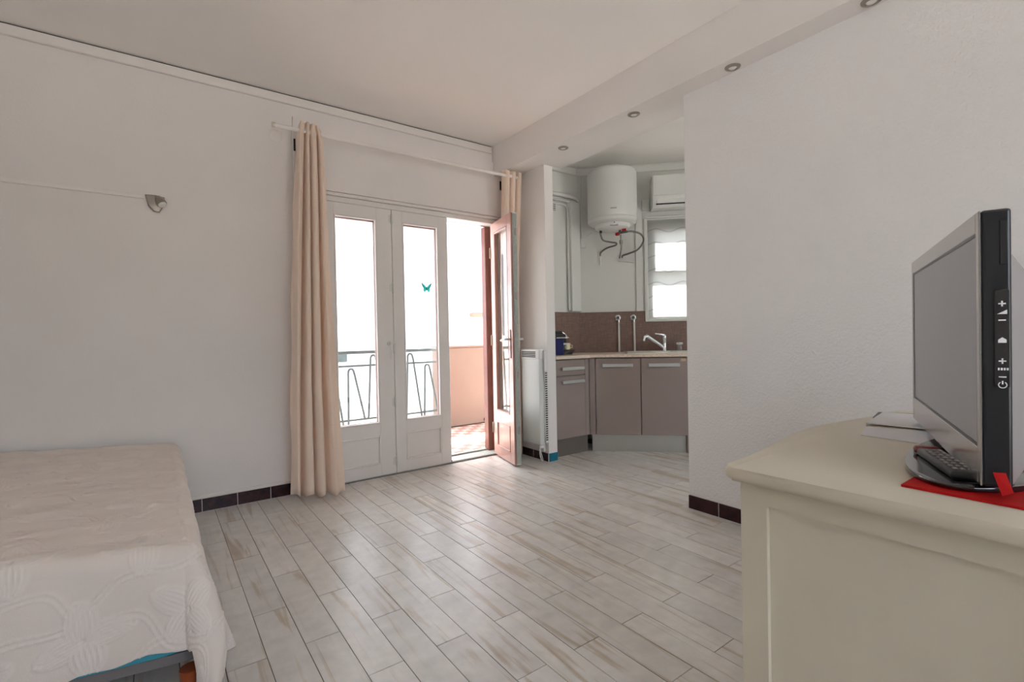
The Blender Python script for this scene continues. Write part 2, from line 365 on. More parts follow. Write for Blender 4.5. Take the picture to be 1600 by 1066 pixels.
# kitchen: diagonal wall with window hole, built in its own frame (x along wall, y = into room negative)
E1 = Vector((.70711, -.70711, 0)); NO = Vector((.70711, .70711, 0)); KO = Vector((3.56, 3.71, 0))
DIAG = Matrix(((E1.x, NO.x, 0, KO.x), (E1.y, NO.y, 0, KO.y), (0, 0, 1, 0), (0, 0, 0, 1)))   # local (t, outward, z)
def D(t, d, z): return DIAG @ Vector((t, -d, z))
WT0, WT1, WZ0, WZ1 = .715, 1.56, 1.235, 2.235
b = MB()
for lo, hi in (((0, 0, 0), (WT0, .2, CZ)), ((WT1, 0, 0), (1.70, .2, CZ)), ((WT0, 0, 0), (WT1, .2, WZ0)), ((WT0, 0, WZ1), (WT1, .2, CZ))):
    b.box(lo, hi, mtx=DIAG)
structure(b, 'wall_kitchen_diagonal', M['wall_kitchen'])
b = MB(); b.box((4.68, -1.9, 0), (4.83, 2.66, CZ))
structure(b, 'wall_kitchen_right', M['wall_kitchen'])
b = MB(); b.box((2.801, 3.690, .9), (3.575, 3.6995, CZ-.001)); structure(b, 'wall_kitchen_back', M['wall_kitchen'])

# crowns
b = MB(); b.box((-1.69, 3.676, 2.743), (2.50, 3.699, 2.801), .004, 1); structure(b, 'trim_1', M['trim'])
b = MB(); b.box((-1.69, 3.690, 2.801), (2.50, 3.6985, 2.8095)); structure(b, 'crown_gap_shade', M['dark_slot'])  # dark strip: shade of the gap above the crown, put in as colour
b = MB(); b.box((2.81, 3.662, 2.725), (3.545, 3.689, 2.79), .004, 1); b.box((.02, -.028, 2.725), (1.6, -.001, 2.79), .004, 1, DIAG)
structure(b, 'trim_3', M['wall_kitchen'])
b = MB(); b.box((-1.69, 3.688, .083), (.80, 3.699, .105), .003, 1); structure(b, 'trim_4', M['trim'])

# floor: slab, planks, baseboards
b = MB(); b.box((-1.85, -2.05, -.15), (4.85, 3.95, -.008)); b.box((-1.69, -1.89, -.008), (4.67, YB-.001, -.0025))
floor = structure(b, 'floor', M['grout'])
PW, PL_ = .1225, .611
pm = None
def plank_mesh():
    b = MB(); g = .0016
    b.box((0, 0, -.008), (1, 1, 0)); bmesh.ops.recalc_face_normals(b.bm, faces=b.bm.faces)
    me = bpy.data.meshes.new('plank'); b.bm.to_mesh(me); b.bm.free(); me.materials.append(M['plank']); return me
pm = plank_mesh(); rest = MB()
def inside_view(x, y):
    ang = math.degrees(math.atan2(x, y)); return y > .4 or x > .9
for k in range(-18, 40):
    x0 = .409 + PW*(k-1) + .0014; x1 = x0 + PW - .0028
    ph = 1.85 if k % 2 == 1 else 1.549
    for j in range(-8, 6):
        y0 = ph + PL_*j + .0014; y1 = y0 + PL_ - .0028
        X0, X1, Y0, Y1 = max(x0, -1.69), min(x1, 4.67), max(y0, -1.89), min(y1, YB-.002)
        if X1-X0 < .01 or Y1-Y0 < .01: continue
        xc, yc = (X0+X1)/2, (Y0+Y1)/2
        if xc > 2.6 and yc < 1.78: Xin = False
        else: Xin = True
        if xc + yc > 6.9: continue
        ang = math.degrees(math.atan2(xc, yc))
        vis = Xin and -14 < ang < 86 and xc > .05 and math.hypot(xc, yc) > 1.1 and not (xc > .98 and yc < .5) and xc+yc < 6.75
        if vis:
            o = bpy.data.objects.new('plank', pm); COL.objects.link(o); o.parent = floor
            o.location = (X0, Y0, random.uniform(-.0006, .0003)); o.scale = (X1-X0, Y1-Y0, 1)
        else: rest.box((X0, Y0, -.008), (X1, Y1, 0))
tag(rest.build('plank_field', M['plank'], floor), kind='stuff')

def tile_row(name, segs, axis, fixed, depth, h, m, extra=None):
    root = thing(name, None, None, kind='structure')
    base = MB()
    for s0, s1 in segs:
        b = MB()
        if axis == 'x': b.box((s0+.0015, fixed-depth, .002), (s1-.0015, fixed-.002, h), .0015, 1)
        else: b.box((fixed-depth, s0+.0015, .002), (fixed-.002, s1-.0015, h), .0015, 1)
        b.build('tile', m, root)
    s0, s1 = min(s[0] for s in segs), max(s[1] for s in segs)
    if axis == 'x': base.box((s0, fixed-depth+.002, 0), (s1, fixed-.001, h-.002))
    else: base.box((fixed-depth+.002, s0, 0), (fixed-.001, s1, h-.002))
    base.build('grout_bed', M['wall'], root)
segs = [(x, min(x+.2, .95)) for x in np.arange(-1.583, .95, .2)]
tile_row('baseboard_back', segs, 'x', YB, .012, .083, M['burgundy'])
segs = [(max(y, -1.88), y+.2) for y in np.arange(-2.0, 1.79, .2)]
tile_row('baseboard_right', segs, 'y', 2.655, .012, .083, M['burgundy'])
tile_row('baseboard_wing', [(3.198, 3.398), (3.398, 3.598)], 'y', 2.705, .010, .072, M['burgundy'])
tile_row('baseboard_wing_end', [(2.697, 2.801)], 'x', 3.198, .010, .072, M['teal_tile'])

# ------------------------------------------------------------------ balcony door: frame and three leaves
door1 = thing('door_1', 'white door frame around the balcony opening', None, (1.78, 3.75, 0), kind='structure')
def loc(o, mb):      # shift world geometry into a root's frame
    bmesh.ops.transform(mb.bm, matrix=o.matrix_basis.inverted() if o.rotation_euler.z == 0 else Matrix.LocRotScale(o.location, o.rotation_euler, None).inverted(), verts=mb.bm.verts); return mb
def wpart(root, mb, name, m, parent=None, smooth=False):
    inv = Matrix.LocRotScale(root.location, root.rotation_euler, None).inverted()
    bmesh.ops.transform(mb.bm, matrix=inv, verts=mb.bm.verts)
    return mb.build(name, m, parent or root, smooth)
b = MB(); b.box((.957, 3.702, 0), (.998, 3.80, 2.15), .003, 1); b.box((.957, 3.702, 2.112), (2.628, 3.80, 2.153), .003, 1)
b.box((2.568, 3.702, 0), (2.628, 3.76, 2.112)); wpart(door1, b, 'inner_frame', M['door_white'])
b = MB(); b.box((.957, 3.80, 0), (.998, 3.87, 2.15)); b.box((2.505, 3.83, .015), (2.628, 3.90, 2.112), .004, 1); b.box((.957, 3.80, 2.116), (2.628, 3.87, 2.153))
tag(wpart(door1, b, 'outer_frame', M['door_brown']), 'red-brown outer frame')
b = MB(); b.box((.957, 3.702, 0.0), (2.628, 3.90, .016), .004, 1); b.box((.998, 3.86, .016), (2.55, 3.90, .03), .004, 1)
tag(wpart(door1, b, 'threshold', M['lock_green']), 'grey sill strip')

def leaf(name, label, loc_, rz, w, sl_, sr_, hinge_left, extras=True, beige=True):
    """local: x 0..w, interior face y=0 (-y is the room), exterior y=.06"""
    r = thing(name, label, None, loc_, rz, kind='structure')
    z0, z1 = .012, 2.108; g0, g1 = .42, 2.02; p0, p1 = .10, .325
    def frame(y0, y1, bev):
        b = MB()
        b.box((0, y0, z0), (sl_, y1, z1), bev, 1); b.box((w-sr_, y0, z0), (w, y1, z1), bev, 1)
        b.box((sl_, y0, g1), (w-sr_, y1, z1)); b.box((sl_, y0, p1), (w-sr_, y1, g0)); b.box((sl_, y0, z0), (w-sr_, y1, p0))
        return b
    BR = M['door_glare'] if name == 'door_4' else M['door_brown']
    fr = frame(0, .042, .002).build('inner_face', M['door_white'], r)
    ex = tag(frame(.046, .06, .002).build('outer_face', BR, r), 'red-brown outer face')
    b = MB(); b.box((.003, .042, z0+.003), (w-.003, .046, z1-.003))
    # hollow the gasket layer: only edges
    b.bm.clear()
    for lo, hi in (((.003, .042, z0+.003), (.03, .046, z1-.003)), ((w-.03, .042, z0+.003), (w-.003, .046, z1-.003)), ((.03, .042, z1-.03), (w-.03, .046, z1-.003)), ((.03, .042, z0+.003), (w-.03, .046, z0+.03))): b.box(lo, hi)
    b.build('gasket', M['black'], r)
    b = MB(); b.box((sl_-.004, .024, g0-.004), (w-sr_+.004, .030, g1+.004)); b.build('glass_pane', M['glass'], fr)
    b = MB(); q = .012      # glazing bead, inside
    for lo, hi in (((sl_, -.004, g0), (sl_+q, .022, g1)), ((w-sr_-q, -.004, g0), (w-sr_, .022, g1)), ((sl_+q, -.004, g0), (w-sr_-q, .022, g0+q)), ((sl_+q, -.004, g1-q), (w-sr_-q, .022, g1))): b.box(lo, hi, .003, 1)
    b.build('glazing_bead', M['door_white'], fr)
    b = MB()
    for lo, hi in (((sl_, .032, g0), (sl_+.012, .062, g1)), ((w-sr_-.012, .032, g0), (w-sr_, .062, g1)), ((sl_+.012, .032, g0), (w-sr_-.012, .062, g0+.012)), ((sl_+.012, .032, g1-.02), (w-sr_-.012, .062, g1))): b.box(lo, hi, .006, 2)
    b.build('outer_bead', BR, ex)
    b = MB(); b.box((sl_-.006, .012, p0-.006), (w-sr_+.006, .042, p1+.006))
    b.build('lower_panel', M['door_white'], fr)
    b = MB(); q = .014
    for lo, hi in (((sl_, -.003, p0), (sl_+q, .014, p1)), ((w-sr_-q, -.003, p0), (w-sr_, .014, p1)), ((sl_+q, -.003, p0), (w-sr_-q, .014, p0+q)), ((sl_+q, -.003, p1-q), (w-sr_-q, .014, p1))): b.box(lo, hi, .004, 1)
    b.build('panel_moulding', M['door_white'], fr)
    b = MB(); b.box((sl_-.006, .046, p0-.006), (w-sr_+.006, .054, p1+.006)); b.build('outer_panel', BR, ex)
    b = MB()
    for lo, hi in (((sl_, .052, p0), (sl_+q, .064, p1)), ((w-sr_-q, .052, p0), (w-sr_, .064, p1)), ((sl_+q, .052, p0), (w-sr_-q, .064, p0+q)), ((sl_+q, .052, p1-q), (w-sr_-q, .064, p1))): b.box(lo, hi, .004, 1)
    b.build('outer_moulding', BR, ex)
    return r, fr, ex
door2, fr2, _ = leaf('door_2', 'closed left leaf of the white balcony door, with the lever handle', (1.0, 3.70, 0), 0, .533, .085, .121, True)
door3, fr3, _ = leaf('door_3', 'closed middle leaf of the white balcony door, with the butterfly', (1.539, 3.70, 0), 0, .497, .086, .088, True)
for z in (2.035, 1.488, 1.004, .58, .11):
    b = MB(); b.lathe([(.004, -.042), (.009, -.038), (.009, -.002), (.0095, 0), (.009, .002), (.009, .038), (.004, .042)], 10, Matrix.Translation((.5365, -.006, z)))
    b.box((.512, -.0025, z-.03), (.532, .001, z+.03)); b.build('hinge', M['pipe_white'], door2, True)
b = MB(); b.lathe([(.020, 0), (.020, .006), (.016, .010)], 16, Matrix.Translation((.497, 0, 1.045)) @ Matrix.Rotation(PI/2, 4, 'X'))
b.tube([(.497, -.005, 1.045), (.497, -.045, 1.045)], .008, 8)
b.tube(smoothpath([(.500, -.045, 1.048), (.494, -.048, 1.02), (.496, -.048, .98), (.493, -.046, .925)]), .0085, 8)
b.build('lever_handle', M['white_plastic'], door2, True)
b = MB(); b.box((.493, -.006, .012), (.499, .045, .03)); b.build('bolt', M['nickel'], door3)
# open leaf: hinged at the right jamb, swung into the room by about 73 degrees
A = math.radians(14.0)
hx, hy = 2.50, 3.73
# local x from free edge to hinge; exterior (+y local) faces -X
ux = Vector((math.sin(A), math.cos(A), 0)); uy = Vector((-math.cos(A), math.sin(A), 0))
Lw = .49; org = Vector((hx, hy, 0)) - ux*Lw - uy*.06
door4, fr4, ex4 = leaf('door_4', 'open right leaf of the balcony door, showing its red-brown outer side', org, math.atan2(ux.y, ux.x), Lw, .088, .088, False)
b = MB(); b.box((-.004, .004, .02), (-.0002, .040, 2.10)); tag(b.build('lock_strip', M['lock_green'], door4), 'grey-green lock strip on the leaf edge')
b = MB()
for z in (.30, .76, 1.15, 1.42, 1.95): b.box((-.009, .010, z-.03), (-.004, .026, z+.03), .002, 1)
b.build('lock_stud', M['nickel'], door4)
b = MB(); b.box((.035, -.008, .97), (.06, 0, 1.12), .003, 1); b.tube([(.047, -.006, 1.06), (.047, -.05, 1.06)], .008, 8); b.tube([(.047, -.05, 1.06), (.10, -.053, 1.055), (.155, -.05, 1.05)], .009, 8)
b.build('lever_handle', M['white_plastic'], door4, True)
b = MB(); b.box((.03, .06, .90), (.062, .066, 1.14), .003, 1); tag(b.build('outer_escutcheon', M['door_brown'], door4), 'red-brown lock plate')
b = MB(); b.tube([(.046, .066, 1.06), (.046, .105, 1.06)], .008, 8); b.tube([(.046, .105, 1.06), (.10, .108, 1.055), (.15, .105, 1.05)], .009, 8)
b.build('outer_lever', M['white_plastic'], door4, True)
for z in (.25, 1.05, 1.85):
    b = MB(); b.lathe([(.005, -.05), (.009, -.045), (.009, .045), (.005, .05)], 10, Matrix.Translation((Lw+.006, .062, z))); b.build('hinge', M['brass'], door4, True)

# butterfly sticker on the middle leaf's glass
bt = thing('butterfly_sticker', 'small teal butterfly sticker on the middle door pane', 'sticker', (1.842, 3.721, 1.47))
def fan(pts): return [(x*.047, z*.047) for x, z in pts]
XZ = Matrix.Rotation(PI/2, 4, 'X')
for s in (-1, 1):
    up = [(0, .02), (s*.10, .30), (s*.42, .68), (s*1.0, .95), (s*.88, .50), (s*.66, .10), (s*.18, -.10)]
    lo_ = [(0, .10), (s*.55, .14), (s*.68, -.22), (s*.50, -.58), (s*.26, -.62), (s*.03, -.28)]
    for nm, p, zz in (('upper_wing', up, .0004), ('lower_wing', lo_, .0003)):
        b = MB(); b.prism([(x*1.0, z+.028) for x, z in fan(p)], 0, .001, XZ); b.build(nm, M['sticker_teal'], bt)
    b = MB(); b.prism([(x, z+.028) for x, z in fan([(s*1.0, .98), (s*.78, .93), (s*.72, .60), (s*.52, .12), (s*.60, .10), (s*.86, .45)])], .0012, .0020, XZ)
    b.prism([(x, z+.028) for x, z in fan([(s*.66, -.22), (s*.70, -.25), (s*.52, -.62), (s*.28, -.66), (s*.30, -.58), (s*.50, -.52)])], .0012, .0020, XZ)
    tag(b.build('wing_edge', M['sticker_dark'], bt), 'dark wing edge')
b = MB(); b.prism([(x, z+.028) for x, z in fan([(-.05, .25), (.05, .25), (.06, -.2), (0, -.4), (-.06, -.2)])], .0012, .0022, XZ); b.build('body', M['sticker_dark'], bt)

# roller-shutter casing above the door
sb = thing('shutter_casing', 'white boxed shutter casing above the balcony door', 'shutter box', (1.69, 3.68, 2.15))
b = MB(); b.box((.812, 3.672, 2.178), (2.512, 3.699, 2.662)); b.box((2.512, 3.672, 2.178), (2.70, 3.699, 2.543)); wpart(sb, b, 'front_panel', M['wall'])
b = MB(); b.box((1.0, 3.678, 2.152), (2.60, 3.6985, 2.177), .008, 3); wpart(sb, b, 'lower_moulding', M['trim'])
b = MB(); b.box((.813, 3.668, 2.418), (.825, 3.6715, 2.503)); tag(wpart(sb, b, 'belt_slot', M['dark_slot']), 'black slot at the left end')
b = MB(); b.box((2.575, 3.668, 2.423), (2.590, 3.6715, 2.505)); tag(wpart(sb, b, 'belt_slot', M['dark_slot']), 'black slot at the right end')

# ------------------------------------------------------------------ curtains and rod
RY, RZ = 3.47, 2.49
rod = thing('curtain_rod', 'long white curtain rod above the balcony door', 'curtain rod', (1.60, RY, RZ))
b = MB(); b.tube([(.655, RY, RZ), (2.66, RY, RZ)], .0135, 12); wpart(rod, b, 'rod', M['trim'], smooth=True)
b = MB(); b.tube([(.640, RY, RZ), (.656, RY, RZ)], .0165, 14); wpart(rod, b, 'end_cap', M['cream'], smooth=True)
b = MB(); b.tube([(.86, RY+.012, RZ), (.86, 3.671, RZ)], .007, 8); wpart(rod, b, 'bracket', M['trim'], smooth=True)
b = MB(); b.tube([(2.60, RY+.012, RZ), (2.60, 3.671, RZ)], .007, 8); wpart(rod, b, 'bracket', M['trim'], smooth=True)

def curtain(name, label, prof, nv, zt, zb, grp):
    """prof(u, v) -> (x, y); v 0 top .. 1 bottom"""
    nu = 150; bm = bmesh.new(); rows = []
    for i in range(nv+1):
        v = i/nv; row = []
        for j in range(nu+1):
            u = j/nu; x, y = prof(u, v); z = zt(u) + (zb(u)-zt(u))*v
            row.append(bm.verts.new((x, y, z)))
        rows.append(row)
    for a, c in zip(rows, rows[1:]):
        for j in range(nu): bm.faces.new((a[j], a[j+1], c[j+1], c[j]))
    mb = MB(); mb.bm.free(); mb.bm = bm
    o = single(mb, name, M['curtain'], label, 'curtain', grp, True)
    for p in o.data.polygons: p.use_smooth = True
    md = o.modifiers.new('thick', 'SOLIDIFY'); md.thickness = .002; md.offset = 0
    return o
def interp(v, ks): return float(np.interp(v, [k for k, _ in ks], [x for _, x in ks]))
def crease(u, cs, w):
    return sum(math.exp(-((u-c)/w)**2)*d for c, d in cs)
def profL(u, v):
    xl = interp(v, [(0, .80), (.03, .786), (.36, .742), (.7, .712), (1, .700)])
    xr = interp(v, [(0, .945), (.03, .958), (.36, .985), (.7, 1.015), (1, 1.050)])
    k = interp(v, [(0, 1), (1, 0)])
    cs = [(.22+.10*k, 1.0), (.43+.09*k, .8), (.66+.09*k, 1.0)]
    y = RY - .028 + .075*crease(u, cs, .024+.010*(1-k)) + .030*max(0, abs(u-.5)-.40)/.10
    y += .010*math.sin(2*PI*u*4.2+1.1+v) + .008*math.sin(7*v+5*u) - .012*(1-k)*math.sin(PI*u)
    pinch = interp(v, [(0, .55), (.03, .8), (.10, 1.0), (1, 1)])
    y = RY - .004 + (y-RY)*min(pinch, 1.2)
    x = xl + (xr-xl)*(u + .018*math.sin(2*PI*u*3+.6)) + .004*math.sin(23*v)*(u < .02)
    return x, y
curtain('curtain', 'long beige curtain left of the balcony door, bunched in folds to the floor', profL, 60,
        lambda u: 2.548 + .006*math.sin(u*19+.5) - .030*max(0, u-.70)/.3 - .03*max(0, .1-u)/.1, lambda u: .018 + .045*(1-u)**1.5 + .010*math.sin(u*22), 'beige door curtains')
def profR(u, v):
    xl = interp(v, [(0, 2.47), (.1, 2.475), (.5, 2.48), (1, 2.49)])
    xr = interp(v, [(0, 2.69), (.3, 2.68), (1, 2.685)])
    ph = 2*PI*(u*3.4+.05)
    s = math.sin(ph); s = math.copysign(abs(s)**.7, s)
    back = interp(v, [(0, 0), (.12, .02), (.4, .06), (1, .06)])
    return xl + (xr-xl)*u + .008*math.cos(ph), RY + .004 + back + .03*s
curtain('curtain', 'beige curtain squeezed behind the open door leaf, against the wing wall', profR, 60,
        lambda u: 2.535 + .006*math.sin(u*20), lambda u: .03 + .008*math.sin(u*15), 'beige door curtains')

# ------------------------------------------------------------------ fittings on the back wall
w = thing('wall_spotlight', 'brushed nickel spotlight on the left wall above the bed', 'wall lamp', (.02, 3.699, 1.93))
b = MB(); b.prism([(-.052, .055), (.0, .058), (.045, .05), (.04, .0), (.018, -.045), (-.012, -.042), (-.038, -.01)], 0, .022, Matrix.Rotation(PI/2, 4, 'X'), .006); b.build('back_plate', M['nickel'], w, True)
dirl = Vector((.42, -.32, -.85)).normalized()
q = dirl.to_track_quat('Z', 'Y').to_matrix().to_4x4(); c0 = Vector((.018, -.036, .026))
b = MB(); b.lathe([(.004, -.026), (.014, -.022), (.023, -.005), (.027, .018), (.027, .030), (.025, .030), (.023, .018)], 20, Matrix.Translation(c0) @ q); b.build('lamp_cup', M['nickel'], w, True)
b = MB(); b.lathe([(.012, .010), (.0225, .020), (.0225, .038), (.019, .041), (.004, .041)], 20, Matrix.Translation(c0) @ q); tag(b.build('bulb', M['lens'], w, True), 'frosted white bulb face')
b = MB(); b.box((-1.69, 3.687, 1.960), (-.036, 3.6995, 1.982), .002, 1)
single(b, 'cable_trunking', M['trim'], 'thin white cable duct running along the wall to the spotlight', 'cable duct')
b = MB(); b.lathe([(.040, 0), (.040, .003), (.036, .0045), (.005, .005)], 28, Matrix.Translation((.708, 3.6995, 2.508)) @ Matrix.Rotation(PI/2, 4, 'X'))
single(b, 'blanking_cover', M['wall'], 'round painted cover plate on the wall below the left curtain rod end', 'wall plate', smooth=True)

# recessed spots in the beam
where = ['at the balcony end of the beam', 'over the kitchen opening, second from the balcony door', 'beside the corner of the kitchen opening, third from the balcony door', 'cut by the top edge of the picture, nearest the camera']
for i, y in enumerate((2.831, 2.137, 1.450, .805)):
    d = thing('recessed_spotlight', 'round chrome recessed spotlight ' + where[i], 'ceiling spotlight', (2.597, y, 2.545), 0, 'recessed beam spotlights')
    b = MB(); b.lathe([(.022, -.004), (.024, -.009), (.034, -.008), (.040, -.004), (.041, -.0002), (.022, -.0002)], 28); b.build('trim_ring', M['nickel'], d, True)
    b = MB(); b.lathe([(.003, -.010), (.016, -.009), (.0215, -.005), (.0215, -.0004)], 20); b.build('lamp_lens', M['lens'], d, True)

# ------------------------------------------------------------------ radiator on the wing wall
r = thing('radiator', 'slim white wall heater on the wing wall behind the open door', 'radiator', (2.66, 3.31, .13))
b = MB(); b.box((2.618, 3.205, .155), (2.668, 3.445, .885), .004, 2); wpart(r, b, 'front_panel', M['white_enamel'])
b = MB(); b.box((2.614, 3.200, .885), (2.672, 3.448, .968), .006, 2); hd = wpart(r, b, 'top_grille', M['white_plastic'])
for k in range(4):
    b = MB(); b.box((2.6125, 3.245, .900+.014*k), (2.6145, 3.435, .908+.014*k)); wpart(r, b, 'slot', M['dark_slot'], hd)
b = MB(); b.box((2.668, 3.188, .17), (2.695, 3.43, .94)); wpart(r, b, 'back_casing', M['white_plastic'])
b = MB()
for k in range(34): b.box((2.6685, 3.1858, .19+.019*k), (2.690, 3.1885, .20+.019*k))
wpart(r, b, 'side_vents', M['dark_slot'])
b = MB(); b.box((2.655, 3.178, .78), (2.69, 3.2, .96), .004, 1); wpart(r, b, 'thermostat', M['white_plastic'])
s = thing('wall_socket', 'white wall socket below the radiator with a white plug', 'socket', (2.704, 3.255, .12))
b = MB(); b.box((2.678, 3.235, .085), (2.704, 3.305, .175), .004, 2); wpart(s, b, 'box', M['white_plastic'])
b = MB(); b.lathe([(.016, 0), (.016, .03), (.008, .04)], 14, Matrix.Translation((2.678, 3.245, .13)) @ Matrix.Rotation(-PI/2, 4, 'Y')); wpart(s, b, 'plug', M['white_plastic'], smooth=True)
b = MB(); b.tube(smoothpath([(2.645, 3.245, .13), (2.635, 3.235, .08), (2.64, 3.225, .03), (2.66, 3.225, .012), (2.668, 3.25, .05), (2.672, 3.30, .16)]), .004, 6); wpart(s, b, 'cord', M['white_plastic'], smooth=True)

# ------------------------------------------------------------------ kitchen
WZ = .90
# left drawer unit
ku = thing('base_cabinet', 'narrow taupe base cabinet with one drawer over a door, beside the wing wall', 'cabinet', (3.02, 3.40, 0))
b = MB(); b.box((2.803, 3.24, .16), (3.195, 3.68, .868)); wpart(ku, b, 'carcass', M['taupe_side'])
dr = MB(); dr.box((2.803, 3.22, .724), (3.172, 3.239, .862), .0015, 1); dr = wpart(ku, dr, 'drawer', M['taupe'])
dd = MB(); dd.box((2.803, 3.22, .165), (3.172, 3.239, .718), .0015, 1); dd = wpart(ku, dd, 'door', M['taupe'])
def bar(x0, x1, y, z, par):
    b = MB(); b.box((x0, y-.028, z-.014), (x1, y-.020, z+.014), .003, 2); b.box((x0, y-.028, z+.008), (x1, y-.001, z+.014), .002, 1); 
    wpart(ku, b, 'handle', M['chrome_satin'], par)
M['chrome_satin'] = mat('satin_aluminium', (.62, .62, .61, 1), .3, metal=.9)
bar(2.875, 3.145, 3.22, .785, dr); bar(2.880, 3.145, 3.22, .668, dd)
b = MB(); b.box((3.175, 3.222, .165), (3.222, 3.24, .862)); wpart(ku, b, 'filler_strip', M['taupe'])
b = MB(); b.box((2.803, 3.268, .0), (3.24, 3.285, .158)); wpart(ku, b, 'plinth', M['dark_plinth'])
# diagonal corner unit
cu = thing('corner_cabinet', 'wide taupe corner cabinet under the sink with two glossy doors', 'cabinet', tuple(D(.57, .35, 0)), -PI/4)
def cpart(mb, name, m, parent=None, smooth=False):
    bmesh.ops.transform(mb.bm, matrix=DIAG, verts=mb.bm.verts); return wpart(cu, mb, name, m, parent, smooth)
b = MB(); b.box((.175, -.56, .16), (.985, -.04, .868)); cpart(b, 'carcass', M['taupe_side'])
for i, (t0, t1) in enumerate(((.168, .570), (.577, .985))):
    b = MB(); b.box((t0, -.583, .163), (t1, -.563, .862), .0015, 1); o = cpart(b, 'door', M['taupe'])
    h0 = t0 + .063
    b = MB(); b.box((h0, -.612, .785), (h0+.272, -.603, .815), .003, 2); b.box((h0, -.612, .809), (h0+.272, -.584, .815), .002, 1); cpart(b, 'handle', M['chrome_satin'], o)
    if i == 1:
        b = MB(); b.box((.925, -.5845, .832), (.968, -.583, .854)); tag(cpart(b, 'sticker', M['tan_label'], o), 'small tan sticker')
b = MB(); b.box((.112, -.583, .163), (.162, -.563, .862)); cpart(b, 'filler_strip', M['taupe'])
b = MB(); b.box((.13, -.535, 0), (.97, -.52, .160)); tag(cpart(b, 'plinth', M['steel']), 'brushed steel plinth')
b = MB(); b.box((.972, -.56, 0), (.99, -.45, .163)); cpart(b, 'end_panel', M['taupe_side'])
# worktop
outl = [(2.803, 3.195), (3.215, 3.195)]
for t, d in ((.11+.02, .61), (1.66, .61), (1.66, .012), (.01, .012)):
    p = D(t, d, 0); outl.append((p.x, p.y))
outl += [(3.55, 3.688), (2.803, 3.688)]
b = MB(); b.prism(outl, .873, WZ, bev=.004); single(b, 'worktop', M['worktop'], 'pale wood-look kitchen worktop bent across the corner', 'worktop', smooth=True)
# sink
sk = thing('sink', 'cream inset kitchen sink in the worktop below the kitchen window', 'sink', tuple(D(.9, .3, WZ)), -PI/4)
def dpart(root, mb, name, m, parent=None, smooth=False):
    bmesh.ops.transform(mb.bm, matrix=DIAG, verts=mb.bm.verts); return wpart(root, mb, name, m, parent, smooth)
b = MB()
for lo, hi in (((.46, -.52, .9005), (1.45, -.485, .910)), ((.46, -.155, .9005), (1.45, -.06, .910)), ((.46, -.485, .9005), (.49, -.155, .910)), ((.90, -.485, .9005), (.93, -.155, .910)), ((1.42, -.485, .9005), (1.45, -.155, .910))): b.box(lo, hi, .003, 2)
dpart(sk, b, 'rim', M['sink'])
b = MB(); b.box((.49, -.485, .9005), (.90, -.155, .904)); dpart(sk, b, 'drainer', M['sink'])
b = MB(); b.box((.93, -.485, .9005), (1.42, -.155, .9015)); dpart(sk, b, 'basin', M['steel'])
# tap
tp = thing('mixer_tap', 'chrome single-lever mixer tap with slanted spout on the sink', 'tap', tuple(D(.855, .105, .91)), -PI/4)
def L3(t, d, z): return (t, -d, z)
b = MB(); b.lathe([(.024, 0), (.024, .006), (.021, .010), (.021, .115), (.023, .118), (.023, .150), (.018, .158)], 20, Matrix.Translation((.855, -.105, .910))); dpart(tp, b, 'body', M['chrome'], smooth=True)
b = MB(); b.tube([L3(.845, .11, .945), L3(.79, .135, .985), L3(.70, .175, 1.045), L3(.675, .186, 1.060)], [.017, .016, .017, .018], 14)
b.tube([L3(.682, .183, 1.062), L3(.652, .192, 1.050), L3(.645, .195, 1.010)], [.020, .021, .017], 14); dpart(tp, b, 'spout', M['chrome'], smooth=True)
b = MB(); b.tube([L3(.855, .105, 1.066), L3(.83, .115, 1.072), L3(.76, .15, 1.083)], [.012, .009, .006], 10); dpart(tp, b, 'lever', M['chrome'], smooth=True)
# glass by the tap
g = thing('glass_jar', 'small clear glass jar at the far right end of the worktop', 'jar', tuple(D(1.0, .11, WZ+.010)))
b = MB(); b.lathe([(.026, 0), (.030, .004), (.030, .055), (.026, .062)], 18); b.build('jar', M['glass'], g, True)
b = MB(); b.lathe([(.029, .0625), (.031, .064), (.031, .078), (.027, .081)], 18); tag(b.build('lid', M['white_plastic'], g, True), 'white lid')
# splashbacks
b = MB(); b.box((2.803, 3.681, .9005), (3.566, 3.6895, 1.318)); single(b, 'splashback_panel', M['woven'], 'brown woven-look splashback behind the coffee machine', 'splashback')
b = MB(); 
for lo, hi in (((.004, -.010, .9005), (.683, -.0005, 1.315)), ((.683, -.010, .9005), (1.62, -.0005, 1.203))): b.box(lo, hi, mtx=DIAG)
single(b, 'splashback_panel', M['woven'], 'brown woven-look splashback below the kitchen window and behind the tap', 'splashback')
# two riser pipes with valves
for i, (t, s) in enumerate(((.412, 'left white riser pipe with a round valve on the splashback'), (.566, 'right white riser pipe with a round valve, nearer the tap'))):
    p = thing('riser_pipe', s, 'pipe', tuple(D(t, .02, .902)), -PI/4, 'riser pipes on the splashback')
    b = MB(); b.tube([L3(t+.008, .024, .902), L3(t+.006, .024, 1.21)], .0105, 10); dpart(p, b, 'pipe', M['pipe_white'], smooth=True)
    rot = Matrix.Translation((t, -.011, 1.252)) @ Matrix.Rotation(PI/2, 4, 'X')
    b = MB(); b.lathe([(.031, 0), (.031, .008), (.024, .016), (.017, .018), (.017, .010)], 22, rot); dpart(p, b, 'rosette', M['chrome'], smooth=True)
    b = MB(); b.lathe([(.016, .008), (.016, .024), (.008, .027)], 16, rot); tag(dpart(p, b, 'valve_cap', M['iron'], smooth=True), 'dark valve cap')
    b = MB(); b.lathe([(.013, 0), (.013, .025)], 12, Matrix.Translation((t+.006, -.024, 1.205))); dpart(p, b, 'nut', M['chrome'], smooth=True)
